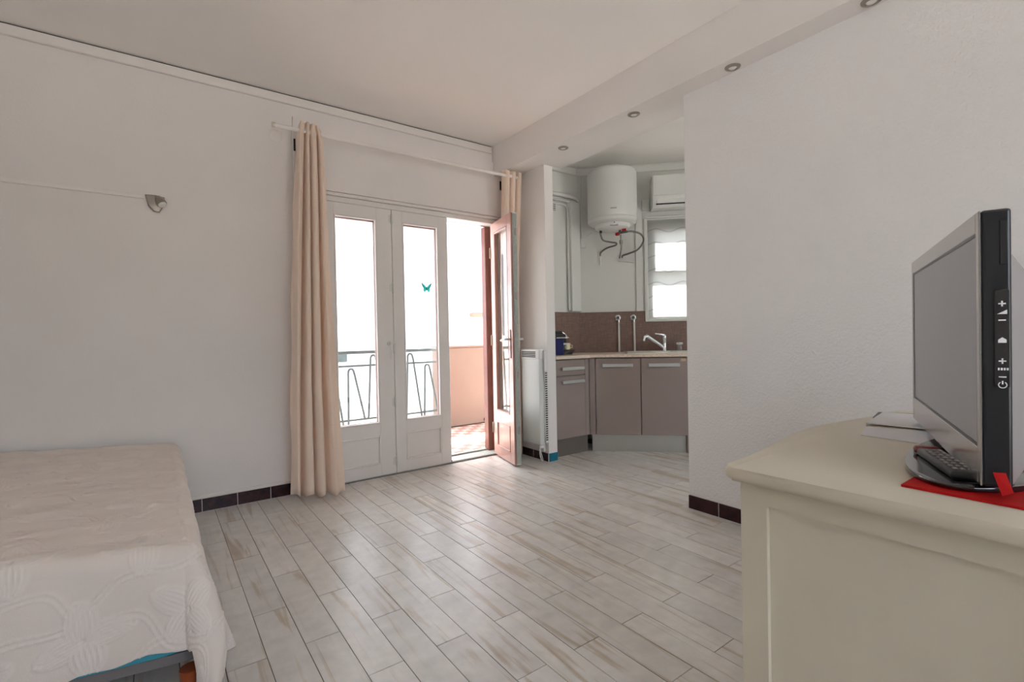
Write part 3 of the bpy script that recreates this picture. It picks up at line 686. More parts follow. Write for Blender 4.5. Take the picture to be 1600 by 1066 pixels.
# coffee machine
cm = thing('coffee_machine', 'navy blue capsule coffee machine on the left end of the worktop', 'coffee machine', (3.02, 3.42, WZ))
b = MB(); b.box((2.84, 3.37, .901), (3.055, 3.47, 1.055), .008, 2); wpart(cm, b, 'body', M['navy'])
b = MB(); b.box((2.85, 3.375, 1.055), (3.09, 3.465, 1.095), .012, 3); b.box((2.86, 3.385, 1.088), (3.06, 3.455, 1.125), .014, 3); wpart(cm, b, 'head', M['black'])
b = MB(); b.tube(smoothpath([(2.95, 3.36, 1.062), (3.06, 3.358, 1.060), (3.13, 3.38, 1.062), (3.175, 3.41, 1.064)]), .008, 8); b.tube([(3.10, 3.38, 1.062), (3.115, 3.42, 1.085), (3.075, 3.42, 1.108)], .012, 8); wpart(cm, b, 'lever', M['chrome'], smooth=True)
b = MB(); b.box((3.055, 3.395, .985), (3.115, 3.445, 1.055), .01, 2); wpart(cm, b, 'spout', M['black'])
b = MB(); b.box((3.06, 3.392, .992), (3.12, 3.40, 1.012)); wpart(cm, b, 'trim_bar', M['chrome'])
b = MB(); b.prism([(3.05, .901), (3.16, .901), (3.195, .945), (3.185, .948), (3.05, .948)], -3.465, -3.375, Matrix.Rotation(PI/2, 4, 'X')); wpart(cm, b, 'drip_tray', M['black_gloss'])
mg = thing('mug', 'small cream mug standing on the coffee machine drip tray', 'mug', (3.135, 3.42, .949))
b = MB(); b.lathe([(.030, 0), (.034, .004), (.036, .060), (.033, .060), (.031, .008), (.004, .006)], 20); b.build('cup', M['mug'], mg, True)
b = MB(); b.tube([(.015, -.033, .045), (.02, -.055, .04), (.02, -.055, .02), (.015, -.033, .015)], .004, 6); b.build('handle', M['mug'], mg, True)
# water heater
hc = D(.358, .268, 0)
wh = thing('water_heater', 'white cylindrical water heater hanging on the diagonal kitchen wall', 'water heater', (hc.x, hc.y, 2.09), -PI/4)
b = MB(); b.lathe([(.03, .605), (.12, .600), (.195, .585), (.225, .568), (.235, .545), (.236, .118), (.233, .110), (.236, .104), (.236, .090), (.228, .072), (.205, .060), (.172, .056)], 48); b.build('tank', M['white_enamel'], wh, True)
b = MB(); b.lathe([(.170, .060), (.170, .045), (.160, .022), (.110, .008), (.02, .004)], 40); ug = b.build('bottom_cover', M['white_plastic'], wh, True)
b = MB(); b.box((-.028, -.2395, .162), (.030, -.2355, .174)); tag(b.build('name_plate', M['grey_label'], wh), 'small dark name plate')
b = MB(); b.box((-.028, -.158, .012), (.045, -.150, .038), .001, 1, Matrix.Rotation(-.35, 4, 'X') @ Matrix.Translation((0, -.004, -.05))); tag(b.build('rating_label', M['grey_label'], ug), 'grey rating label')
b = MB(); b.lathe([(.005, 0), (.005, .006)], 8, Matrix.Translation((.01, -.168, .048)) @ Matrix.Rotation(PI/2, 4, 'X')); b.build('indicator_lamp', M['dark_slot'], wh)
def hl(t, d, z): return (t-.358, -(d-.268), z-2.09)    # wall frame to heater frame
b = MB(); b.tube(smoothpath([hl(.245, .27, 2.11), hl(.245, .27, 2.06), hl(.27, .22, 2.015), hl(.34, .16, 2.005), hl(.40, .12, 2.000), hl(.395, .08, 1.985), hl(.31, .05, 1.965), hl(.25, .03, 1.925), hl(.245, .025, 1.89)]), .0085, 8)
tag(b.build('left_hose', M['hose'], wh, True), 'short dark hose on the left')
b = MB(); b.tube(smoothpath([hl(.47, .27, 2.075), hl(.54, .25, 2.085), hl(.63, .20, 2.065), hl(.665, .15, 2.01), hl(.62, .09, 1.935), hl(.53, .06, 1.90), hl(.47, .035, 1.885), hl(.462, .03, 1.862)]), .0095, 8)
tag(b.build('right_hose', M['hose'], wh, True), 'looping braided hose on the right')
b = MB(); b.tube([hl(.245, .27, 2.115), hl(.245, .27, 2.075)], .013, 10); b.build('inlet_fitting', M['black'], wh, True)
b = MB(); b.tube([hl(.43, .27, 2.115), hl(.43, .27, 2.065)], .013, 10); b.tube([hl(.40, .27, 2.065), hl(.50, .27, 2.08)], .011, 10); b.build('outlet_fitting', M['iron'], wh, True)
b = MB(); b.tube([hl(.445, .30, 2.09), hl(.485, .30, 2.092)], .014, 10); b.tube([hl(.395, .30, 2.052), hl(.415, .27, 2.06)], .016, 10); tag(b.build('valve_knob', M['red_valve'], wh, True), 'red valve knobs')
b = MB(); b.tube([hl(.438, .25, 2.055), hl(.442, .25, 1.93), hl(.438, .05, 1.86)], .008, 8); b.lathe([(.014, -.02), (.017, -.01), (.017, .01), (.014, .02)], 10, Matrix.Translation(hl(.44, .25, 1.985))); b.build('safety_valve', M['grey_shell'], wh, True)
b = MB(); b.tube([hl(.245, .022, 1.895), hl(.245, .018, 1.80)], .007, 8); b.build('feed_pipe', M['pipe_white'], wh, True)
b = MB(); b.tube([hl(.462, .02, 1.86), hl(.425, .015, 1.835), hl(.58, .012, 1.815)], .006, 8); b.build('feed_pipe', M['pipe_white'], wh, True)
b = MB(); b.box((-.12, .235, .40), (.12, .267, .46)); b.box((-.12, .225, .40), (.12, .24, .46)); b.build('bracket', M['white_plastic'], wh)
# wall air conditioner
ac = thing('air_conditioner', 'white wall-mounted air conditioner above the kitchen window', 'air conditioner', tuple(D(1.15, .1, 2.32)), -PI/4)
prof = [(.003, 2.32), (.16, 2.32), (.195, 2.355), (.205, 2.42), (.205, 2.61), (.19, 2.632), (.003, 2.632)]
b = MB(); b.prism([(-d, z) for d, z in prof], .752, 1.56, Matrix(((0, 0, 1, 0), (1, 0, 0, 0), (0, 1, 0, 0), (0, 0, 0, 1))), .006); dpart(ac, b, 'casing', M['white_plastic'], smooth=True)
b = MB(); b.box((.758, -.2115, 2.428), (1.554, -.206, 2.625), .002, 1); dpart(ac, b, 'front_panel', M['white_enamel'])
b = MB(); b.box((.79, -.203, 2.350), (1.52, -.186, 2.392), .004, 2); dpart(ac, b, 'louvre', M['white_enamel'])
b = MB(); b.box((.785, -.2035, 2.343), (1.525, -.18, 2.350)); tag(dpart(ac, b, 'air_slot', M['dark_slot']), 'dark air slot')
# junction boxes, conduits, trunks
b = MB(); b.box((.668, -.045, 2.338), (.738, -.001, 2.435), .003, 1, DIAG); single(b, 'junction_box', M['wall_kitchen'], 'small square junction box left of the air conditioner', 'junction box')
jb = thing('junction_box', 'small square junction box on the wall below left of the water heater', 'junction box', tuple(D(.07, .02, 1.985)), -PI/4)
b = MB(); b.box((.045, -.035, 1.985), (.098, -.001, 2.075), .003, 1); dpart(jb, b, 'box', M['pipe_white'])
b = MB(); b.tube([L3(.055, .012, 2.075), L3(.052, .012, 2.723)], .008, 8); dpart(jb, b, 'conduit', M['pipe_white'], smooth=True)
b = MB(); b.tube(smoothpath([L3(.075, .02, 2.075), L3(.12, .03, 2.11), L3(.19, .10, 2.14), L3(.23, .20, 2.15)]), .004, 6); dpart(jb, b, 'cable', M['white_plastic'], smooth=True)
b = MB(); b.box((.60, -.018, 1.316), (.664, -.001, 2.43), .002, 1, DIAG); single(b, 'cable_duct', M['wall_kitchen'], 'vertical painted duct board left of the kitchen window', 'cable duct')
b = MB(); b.box((3.420, 3.632, 1.325), (3.545, 3.689, 2.44), .004, 1); single(b, 'pipe_casing', M['pipe_white'], 'tall white boxed pipe casing in the kitchen corner', 'pipe casing')
for z, r_, yy, s, xe in ((2.487, .019, 3.652, 'top', 3.535), (2.440, .014, 3.660, 'middle', 3.50), (2.398, .012, 3.668, 'bottom', 3.435)):
    b = MB(); zb = 2.441 if s != 'bottom' else 2.30
    if s == 'bottom': pts = [(2.803, yy, z+.015), (3.36, yy, z+.005), (3.40, yy, z-.015), (3.409, yy, z-.06), (3.409, yy, 1.34)]
    else: pts = [(2.803, yy, z+.01), (xe-.07, yy, z), (xe-.03, yy, z-.008 if s == 'top' else z+.002), (xe, yy, zb+.012), (xe, yy, zb)]
    b.tube(pts if s == 'bottom' else pts, r_, 10)
    single(b, 'water_pipe', M['pipe_white'], s + ' one of the three white pipes bending at the kitchen corner', 'pipe', 'white kitchen pipes', True)
gv = thing('vent_grille', 'small dark vent grille behind the white pipes', 'vent', (3.215, 3.688, 2.33))
b = MB(); b.box((3.165, 3.683, 2.335), (3.262, 3.6895, 2.455)); wpart(gv, b, 'backing', M['dark_slot'])
b = MB()
for k in range(6): b.box((3.165, 3.679, 2.338+.021*k), (3.262, 3.683, 2.346+.021*k))
for k in range(5): b.box((3.166+.022*k, 3.6785, 2.335), (3.172+.022*k, 3.682, 2.455))
wpart(gv, b, 'grid', M['pipe_white'])
# kitchen window and blind
kw = thing('window_1', 'white kitchen window in the diagonal wall', None, tuple(D(1.13, 0, WZ0)), -PI/4, kind='structure')
b = MB(); f = .055
for lo, hi in (((WT0, .03, WZ0), (WT0+f, .11, WZ1)), ((WT1-f, .03, WZ0), (WT1, .11, WZ1)), ((WT0+f, .03, WZ0), (WT1-f, .11, WZ0+f)), ((WT0+f, .03, WZ1-.12), (WT1-f, .11, WZ1)), ((WT0+f, .03, 1.685), (WT1-f, .11, 1.755))): b.box(lo, hi, .004, 1)
fo = dpart(kw, b, 'frame', M['white_plastic'])
b = MB(); b.box((WT0+f, .06, WZ0+f), (WT1-f, .066, 1.685)); dpart(kw, b, 'pane', M['glass'], fo)
b = MB(); b.box((WT0+f, .06, 1.755), (WT1-f, .066, WZ1-.12)); dpart(kw, b, 'pane', M['glass'], fo)
b = MB()
for lo, hi in (((.684, -.022, 1.205), (WT0, 0, 2.25)), ((WT1, -.022, 1.205), (1.60, 0, 2.25)), ((WT0, -.022, 1.205), (WT1, 0, WZ0)), ((WT0, -.022, WZ1), (WT1, 0, 2.25))): b.box(lo, hi, .003, 1)
dpart(kw, b, 'architrave', M['pipe_white'])
b = MB(); b.box((WT0+f, .03, 1.755), (WT0+f+.03, .09, WZ1-.12)); dpart(kw, b, 'sash', M['white_plastic'], fo)
bl = thing('roller_blind', 'sheer white roller blind with wavy lines over the kitchen window', 'blind', tuple(D(1.13, .03, 1.25)), -PI/4)
b = MB(); b.box((.722, -.003, 1.245), (1.553, -.002, 2.235)); dpart(bl, b, 'cloth', M['blind'])
b = MB(); b.tube([L3(.700, .028, 2.262), L3(1.57, .028, 2.262)], .011, 10); dpart(bl, b, 'roller', M['pipe_white'], smooth=True)
b = MB(); b.tube([L3(.722, .006, 1.243), L3(1.553, .006, 1.243)], .005, 8); dpart(bl, b, 'bottom_bar', M['pipe_white'], smooth=True)

# ------------------------------------------------------------------ bed and quilted bedspread
def ztop(x): return .462 + .06*np.clip((.12-x)/.8, 0, 1.3)
bd = thing('bed', 'low single bed under the quilt, with teal mattress edge and orange wooden leg', 'bed', (-.40, 2.7, 0))
b = MB(); b.prism([(-1.0, 1.945), (-.40, 1.905), (.0, 1.83), (.075, 1.82), (.075, 3.64), (-1.0, 3.64)], .13, .40, bev=.015); wpart(bd, b, 'mattress', M['teal'], smooth=True)
b = MB(); b.prism([(-1.0, 1.945), (-.40, 1.905), (.0, 1.83), (.075, 1.82), (.075, 3.64), (-1.0, 3.64)], .10, .129); wpart(bd, b, 'bed_base', M['grey_cloth'])
for x, y in ((.065, 1.76), (.065, 3.5), (-.94, 1.76), (-.94, 3.5)):
    b = MB(); b.lathe([(.020, 0), (.024, .01), (.030, .092), (.030, .0995)], 14, Matrix.Translation((x, y+.02, 0))); tag(wpart(bd, b, 'leg', M['orange_wood'], smooth=True), 'orange varnished wooden leg')
b = MB(); b.box((-1.05, 1.86, .01), (-.40, 1.87, .40)); tag(wpart(bd, b, 'sheet_valance', M['sheet']), 'white sheet hanging at the left end')

def bedspread():
    xe, ye = .105, 1.775           # top edges of the bed
    a0, a1 = -1.05, xe+.36        # cloth extents (x incl. drop)
    b0, b1 = ye-.375, 3.665
    st = .0042
    na, nb = int((a1-a0)/st)+1, int((b1-b0)/st)+1
    a = np.linspace(a0, a1, na); bb = np.linspace(b0, b1, nb)
    Aa, Bb = np.meshgrid(a, bb, indexing='ij')
    R = .045
    yedge = ye + .09*np.clip((.12-Aa)/.5, 0, 1)**1.2
    yed = np.where(Bb < 99, yedge, yedge)
    da = np.maximum(Aa-(xe-R), 0); db = np.maximum((yed-.0)-(Bb-R*0) , 0)
    db = np.maximum(yed + R - Bb, 0)
    foot_len = .268 + .050*np.clip((.02-Aa)/.25, 0, 1) + .10*np.clip((Aa-.085)/.05, 0, 1) + .006*np.sin(Aa*40)
    lim = foot_len + R*PI/2 - .02; beyond = db > lim; db = np.minimum(db, lim)
    def roll(s):   # arc length -> (outward, down) with rounded edge radius R
        th = np.minimum(s/R, PI/2)
        out = R*np.sin(th); dn = R*(1-np.cos(th)); ex = np.maximum(s-R*PI/2, 0)
        return out, dn, ex
    rho = np.sqrt(da**2+db**2)
    phi = np.arctan2(db, da)              # 0: +X side, pi/2: -Y side
    out, dn, ex = roll(rho)
    # flare of hanging part: grows towards the corner
    corner = np.exp(-((phi-PI/3.2)/.5)**2)*(da > 0)*(db > 0)
    near = np.exp(-np.maximum(Bb-ye, 0)/.22)*(da > 0)*(db <= 0)*.24
    fl = .05 + .40*corner + near
    fl = np.clip(fl + .03*np.sin(Aa*14+1.0)*(db > 0)*(da <= 0) + .02*np.sin(Bb*11)*(da > 0)*(db <= 0), .0, .75)
    outx = out + ex*np.sin(fl)*np.clip(1.9-4.0*ex, .35, 1.9)**np.clip(corner*1.4, 0, 1); outy = out + ex*np.sin(fl); dn = dn + ex*np.cos(fl)
    X = np.where(da > 0, xe-R, Aa) + outx*np.where(rho > 1e-9, da/np.maximum(rho, 1e-9), 0)
    Yy = np.where(db > 0, yed+R, Bb) - outy*np.where(rho > 1e-9, db/np.maximum(rho, 1e-9), 0)
    # gentle folds in the hanging cloth
    hang = np.clip(ex/.1, 0, 1)
    ripple = hang*(.010*np.sin(Aa*17+.6)*(db > 0) + .007*np.sin(Bb*13)*(da > 0))
    Z = ztop(X) - dn
    Yy = Yy - ripple*(db > 0)*(1-.5*corner); X = X + .5*ripple*(da > 0)*(db <= 0)
    # quilting relief
    def hsh(i, j, k): return (np.sin(i*127.1+j*311.7+k*74.7)*43758.5453) % 1.0
    Hh = np.zeros_like(Aa); Tt = np.zeros_like(Aa)
    fields = []
    cell = .25
    for i in range(int(a0/cell)-1, int(a1/cell)+2):
        for j in range(int(b0/cell)-1, int(b1/cell)+2):
            cx = (i+.5+(.25 if j % 2 else -.15)+.2*(hsh(i, j, 1)-.5))*cell; cyy = (j+.45+.2*(hsh(i, j, 2)-.5))*cell
            m_ = (np.abs(Aa-cx) < .15) & (np.abs(Bb-cyy) < .15)
            if not m_.any(): continue
            x = Aa[m_]-cx; y = Bb[m_]-cyy; rot = 2*PI*hsh(i, j, 3)
            best = np.zeros_like(x); th = np.zeros_like(x)
            for k in range(4):
                an = rot + k*PI/2 + .25*(hsh(i, j, 4+k)-.5); L = .095+.030*hsh(i, j, 9+k); Wd = .029+.009*hsh(i, j, 14+k)
                u = x*math.cos(an)+y*math.sin(an); v = -x*math.sin(an)+y*math.cos(an)
                t = u/L; inside = (t > .06) & (t < 1)
                half = Wd*np.sqrt(np.clip(np.sin(PI*np.clip(t, 0, 1)**.8), 0, 1)); half = np.maximum(half, 1e-4)
                q = v/half; ins = inside & (np.abs(q) < 1)
                ridge = .15+.85*np.abs(np.cos(q*PI*3.0))
                edge = np.exp(-((np.abs(q)-1)*half/.004)**2)*inside
                hgt = np.where(ins, ridge*np.clip((1-q*q)*3, 0, 1), 0)
                best = np.maximum(best, np.maximum(hgt, .7*edge)); th = np.maximum(th, np.where(ins, 1.0, 0))
            Hh[m_] = np.maximum(Hh[m_], best); Tt[m_] = np.maximum(Tt[m_], th)
    free = 1-np.clip(Tt, 0, 1)
    for (kx, ky, amp, fr, off, sgn) in ((1, .35, .028, 21, .0, 1), (.9, -.55, .03, 25, .11, 1)):
        s = (Aa*kx+Bb*ky); tq = (-Aa*ky+Bb*kx)
        d = ((tq + amp*np.sin(s*fr+off*30) + off) % .235) - .1175
        line = np.exp(-((d-.009)/.0035)**2) + np.exp(-((d+.009)/.0035)**2)
        line *= .55+.45*np.abs(np.sin(s*190))
        Hh = np.maximum(Hh, free*.8*line)
    Hh = np.clip(Hh, 0, 1)
    wr = .0025*np.sin(Bb*58+2*np.sin(Aa*6))*np.exp(-((Aa+.25)/.5)**2) + .003*np.sin(Bb*23+Aa*5+1.5*np.sin(Aa*9))
    onTop = (da <= 0) & (db <= 0)
    wr = wr*onTop
    pk = .012*np.exp(-(((Aa+.02)*.7+(Bb-2.27)*.7)/.035)**2-(((Aa+.02)*.7-(Bb-2.27)*.7)/.010)**2)
    # normals by finite differences
    P = np.stack([X, Yy, Z], -1)
    du = np.gradient(P, axis=0); dv = np.gradient(P, axis=1); N = np.cross(du, dv); N /= np.maximum(np.linalg.norm(N, axis=-1, keepdims=True), 1e-9)
    P = P + N*((.0052*Hh + wr + pk)[..., None])
    P[..., 2] = np.maximum(P[..., 2], .006)
    idx = np.arange(na*nb).reshape(na, nb)
    # hem line: irregular at the foot
    keep = np.ones((na-1, nb-1), bool)
    ac = Aa[:-1, :-1]
    keep &= ~(beyond[:-1, :-1] & beyond[1:, :-1] & beyond[:-1, 1:] & beyond[1:, 1:])
    keep &= ~((db[:-1, :-1] > .01) & (ac < -.425))
    quads = np.stack([idx[:-1, :-1], idx[1:, :-1], idx[1:, 1:], idx[:-1, 1:]], -1)[keep]
    used = np.unique(quads); rem = -np.ones(na*nb, int); rem[used] = np.arange(len(used)); quads = rem[quads]
    V = P.reshape(-1, 3)[used]; T = np.clip(Hh, 0, 1).reshape(-1)[used]
    c = np.array([(V[:, 0].min()+V[:, 0].max())/2, (V[:, 1].min()+V[:, 1].max())/2, V[:, 2].min()]); V = V-c
    me = bpy.data.meshes.new('bedspread')
    me.vertices.add(len(V)); me.vertices.foreach_set('co', V.astype(np.float32).ravel())
    me.loops.add(quads.size); me.loops.foreach_set('vertex_index', quads.ravel().astype(np.int32))
    me.polygons.add(len(quads)); me.polygons.foreach_set('loop_start', (np.arange(len(quads))*4).astype(np.int32))
    me.update(calc_edges=True)
    at = me.attributes.new('thread', 'FLOAT', 'POINT'); at.data.foreach_set('value', T.astype(np.float32))
    for p in me.polygons: p.use_smooth = True
    me.materials.append(M['quilt'])
    o = bpy.data.objects.new('bedspread', me); COL.objects.link(o); o.location = c.tolist()
    tag(o, 'pale beige quilted bedspread with stitched flowers covering the bed', 'bedspread')
    md = o.modifiers.new('thick', 'SOLIDIFY'); md.thickness = .003; md.offset = -1
bedspread()

# ------------------------------------------------------------------ dresser
DX0, DX1, DYB = 1.015, 2.085, .05
def front(x, off=0.):
    t = min(abs((x-1.55)/.53), 1)
    return .590 + .056*(.5+.5*math.cos(PI*t)) + off
ds = thing('dresser', 'cream painted bow-fronted dresser in the right foreground', 'dresser', (1.54, .3, 0))
poly = [(DX0-.030, DYB-.01), (DX1+.030, DYB-.01)]
xs = np.linspace(DX1+.030, DX0-.030, 40)
poly += arc(DX1+.030-.025, .590-.025, .025, 0, PI/2, 5)
poly += [(x, front(x)) for x in xs[2:-2]]
poly += arc(DX0-.030+.025, .590-.025, .025, PI/2, PI, 5)
b = MB(); b.prism(poly, .773, .80, bev=.010); wpart(ds, b, 'top', M['cream'], smooth=True)
body = [(DX0, DYB), (DX1, DYB)] + [(x, front(x, -.028)) for x in np.linspace(DX1, DX0, 30)]
b = MB(); b.prism([(max(x, DX0+.012) if x < 1.5 else min(x, DX1-.012), y) for x, y in body], .06, .773); wpart(ds, b, 'carcass', M['cream'], smooth=True)
for sx, x0, x1 in ((0, DX0, DX0+.0118), (1, DX1-.0118, DX1)):
    b = MB(); b.box((x0, .507, .0), (x1, .562, .773)); b.box((x0, DYB, 0), (x1, DYB+.05, .773)); b.box((x0, DYB+.05, .726), (x1, .507, .773)); b.box((x0, DYB+.05, 0), (x1, .507, .08)); wpart(ds, b, 'side_frame', M['cream'])
for k, (z0, z1) in enumerate(((.09, .30), (.315, .525), (.54, .75))):
    P = [(x, front(x, -.026)) for x in np.linspace(DX0+.06, DX1-.06, 24)]; Q = [(x, y+.014) for x, y in P[::-1]]
    b = MB(); b.prism(P+Q, z0, z1); dw = wpart(ds, b, 'drawer', M['cream'], smooth=True)
    for x in (1.25, 1.84):
        b = MB(); b.lathe([(.006, 0), (.007, .012), (.016, .020), (.014, .030), (.004, .034)], 14, Matrix.Translation((x, front(x, -.012), (z0+z1)/2)) @ Matrix.Rotation(-PI/2, 4, 'X')); wpart(ds, b, 'knob', M['brass'], dw, True)
b = MB(); b.prism([(DX0+.02, DYB+.02), (DX1-.02, DYB+.02)] + [(x, front(x, -.06)) for x in np.linspace(DX1-.02, DX0+.02, 20)], 0, .06); wpart(ds, b, 'plinth', M['cream'])

# things on the dresser
TZ = .8005
b = MB(); b.box((1.095, .06, TZ), (1.80, .302, TZ+.004)); single(b, 'red_mat', M['red'], 'flat red card lying under the television stand', 'mat')
def sheet(name, pts, z, t, m, label, cat, grp=None):
    b = MB(); b.prism(pts, z, z+t); return single(b, name, m, label, cat, grp)
sheet('card_folder', [(1.869, .588), (2.00, .613), (2.06, .50), (1.80, .45)], TZ, .003, M['paper_grey'], 'dark grey card folder under the white papers', 'folder')
sheet('paper_sheet', [(1.725, .560), (1.985, .596), (2.03, .47), (1.746, .411)], TZ+.0035, .0025, M['paper'], 'white paper sheet lying on the grey folder at the dresser front', 'paper')
sheet('paper_sheet', [(1.544, .514), (1.69, .548), (1.722, .40), (1.531, .342)], TZ, .0015, M['paper'], 'white paper sheet lying nearest the television stand', 'paper')

# television: local x along the screen (near end -x), y = screen normal (+y faces the balcony)
U = Vector((.933, .360, 0)); ang = math.atan2(U.y, U.x)
F0 = Vector((1.11, .198, 0)); Wt = .755; TVC = F0 + U*(Wt/2)
tv = thing('television', 'silver-framed flat television standing on the dresser', 'television', (TVC.x, TVC.y, TZ+.0045), ang)
hw = Wt/2; z0, z1 = .018, .478      # local heights of the cabinet
sz0, sz1, sx = z0+.062, z1-.034, hw-.020
b = MB()
for lo, hi in (((-hw, -.003, z0), (-sx, 0, z1)), ((sx, -.003, z0), (hw, 0, z1)), ((-sx, -.003, sz1), (sx, 0, z1)), ((-sx, -.003, z0), (sx, 0, sz0))): b.box(lo, hi, .0015, 1)
bz = b.build('bezel', M['silver_gloss'], tv)
b = MB()
for lo, hi in (((-sx, -.003, sz0), (-sx+.006, -.001, sz1)), ((sx-.012, -.003, sz0), (sx, -.001, sz1)), ((-sx+.006, -.003, sz1-.006), (sx-.012, -.001, sz1)), ((-sx+.006, -.003, sz0), (sx-.012, -.001, sz0+.006))): b.box(lo, hi)
tag(b.build('inner_lip', M['black'], bz), 'black lip around the screen')
b = MB(); b.box((-sx+.005, -.0030, sz0+.005), (sx-.010, -.0018, sz1-.005)); b.build('screen', M['screen'], tv)
b = MB(); b.box((-hw, -.040, z0), (hw, -.0032, z1), .005, 3); cab = b.build('casing', M['black'], tv)
b = MB(); rb = bmesh.ops.create_cube(b.bm, size=1)['verts']
for v in rb:
    bk = v.co.y < 0
    v.co = Vector((v.co.x*2*(hw-(.10 if bk else .012)), -.040 if not bk else -.095, (z0+z1)/2 - .035 + v.co.z*((z1-z0)*(.62 if bk else .84))))
b.build('rear_shell', M['grey_shell'], tv)
# side controls on the near end (facing -x)
ctrl = MB(); ctrl.box((-hw-.0025, -.036, .185), (-hw-.0002, -.018, .345), .001, 1); ctrl = ctrl.build('control_strip', M['black_gloss'], tv)
def mk(z, shape):
    b = MB(); x0, x1 = -hw-.0033, -hw-.0026; y = -.027
    if shape in '+-':
        b.box((x0, y-.0045, z-.001), (x1, y+.0045, z+.001))
        if shape == '+': b.box((x0, y-.001, z-.0045), (x1, y+.001, z+.0045))
        nm = 'plus_button' if shape == '+' else 'minus_button'
    elif shape == 'v':
        b.prism([(-.006, -.003), (.006, -.003), (.006, .004)], 0, .0007, Matrix.Translation((x0, y, z)) @ Matrix(((0, 0, 1, 0), (-1, 0, 0, 0), (0, 1, 0, 0), (0, 0, 0, 1)))); nm = 'volume_mark'
    elif shape == 'h':
        b.prism([(-.005, -.004), (.005, -.004), (.005, .001), (0, .005), (-.005, .001)], 0, .0007, Matrix.Translation((x0, y, z)) @ Matrix(((0, 0, 1, 0), (-1, 0, 0, 0), (0, 1, 0, 0), (0, 0, 0, 1)))); nm = 'home_button'
    elif shape == 'm':
        for k in range(4): b.box((x0, y+.0055-k*.0035-.0022, z-.002), (x1, y+.0055-k*.0035, z+.002))
        nm = 'menu_mark'
    else:
        pts = [(x0, y+.005*math.sin(a), z+.005*math.cos(a)) for a in np.linspace(.6, 2*PI-.6, 12)]; b.tube(pts, .0008, 5); b.box((x0, y-.0008, z+.001), (x1, y+.0008, z+.0065)); nm = 'power_button'
    b.build(nm, M['print_white'], ctrl)
for z, s_ in ((.322, '+'), (.308, 'v'), (.295, '-'), (.262, 'h'), (.228, '+'), (.215, 'm'), (.202, '-'), (.189, 'p')): mk(z, s_)
b = MB(); b.box((-hw-.001, -.036, .385), (-hw+.01, -.024, .46), .002, 1); b.build('connector_recess', M['dark_slot'], tv)
tmi = Matrix.LocRotScale(tv.location, tv.rotation_euler, None).inverted()
b = MB(); vs = [b.bm.verts.new(tmi @ Vector(p)) for p in ((1.088, .169, .8185), (1.0935, .1566, .8245), (1.103, .167, .853), (1.097, .181, .852))]
vs2 = [b.bm.verts.new(v.co+Vector((-.0015, 0, .0003))) for v in vs]
b.bm.faces.new(vs); b.bm.faces.new(vs2[::-1])
for i in range(4): b.bm.faces.new((vs[i], vs[(i+1) % 4], vs2[(i+1) % 4], vs2[i]))
tag(b.build('corner_tab', M['red'], tv), 'red folded tab at the near lower corner')
# stand: neck and glossy oval foot
b = MB(); b.tube([(0, -.060, .010), (0, -.065, .06), (0, -.070, .16)], [.055, .035, .035], 18); b.build('neck', M['black_gloss'], tv, True)
fr_ = Matrix.Rotation(-ang, 4, 'Z')
b = MB(); n_ = 48; Rb = lambda a: (.340*math.cos(a), .125*math.sin(a))
cst = fr_ @ (Vector((1.462, .240, 0)) - TVC)
b.prism([(fr_ @ Vector((*Rb(2*PI*k/n_), 0))).to_2d()[:] for k in range(n_)], 0, .009, Matrix.Translation((cst.x, cst.y, .0006)), .003); b.build('foot', M['black_gloss'], tv, True)
rc = thing('remote_control', 'dark remote control with a red end lying on the television foot', 'remote', (1.25, .272, TZ+.0145), math.atan2(.114, .211))
b = MB(); b.box((-.10, -.022, 0), (.10, .022, .016), .006, 3); rcb = b.build('body', M['black'], rc, True)
b = MB(); b.box((.098, -.0225, .0005), (.128, .0225, .0175), .008, 3); tag(b.build('red_end', M['darkred'], rc, True), 'rounded dark red end')
bmesh_k = None
for i in range(8):
    for j in range(3):
        b = MB(); b.box((-.088+.022*i, -.015+.0115*j, .016), (-.076+.022*i, -.008+.0115*j, .0185), .001, 1); b.build('key', M['grey_shell'], rcb)
# behind the television
sbx = thing('set_top_box', 'black set-top box with looped cables behind the television', 'set-top box', (1.74, .165, TZ+.0045))
b = MB(); b.box((-.12, -.075, 0), (.14, .07, .05), .004, 1); b.build('case', M['black'], sbx)
b = MB(); b.tube(smoothpath([(-.08, .0, .05), (-.05, .03, .10), (.03, .05, .12), (.09, .03, .10), (.11, .0, .052)]), .006, 8); b.build('cable', M['black'], sbx, True)
b = MB(); b.tube(smoothpath([(.0, -.02, .052), (.02, .02, .085), (.08, .045, .088), (.12, .01, .052)]), .005, 8); tag(b.build('cable', M['cream'], sbx, True), 'pale cable')
cb_ = thing('storage_box', 'cream open box with dark contents behind the television', 'box', (2.02, .27, TZ))
b = MB()
for lo, hi in (((-.06, -.16, 0), (.07, -.152, .145)), ((-.06, .152, 0), (.07, .16, .145)), ((.062, -.152, 0), (.07, .152, .145)), ((-.06, -.152, 0), (.062, .152, .008)), ((-.06, -.152, .135), (.062, .152, .145))): b.box(lo, hi)
b.build('shell', M['cream'], cb_)
b = MB(); b.box((-.05, -.14, .0085), (.05, .14, .12), .01, 2); tag(b.build('contents', M['black'], cb_), 'dark bundle inside')

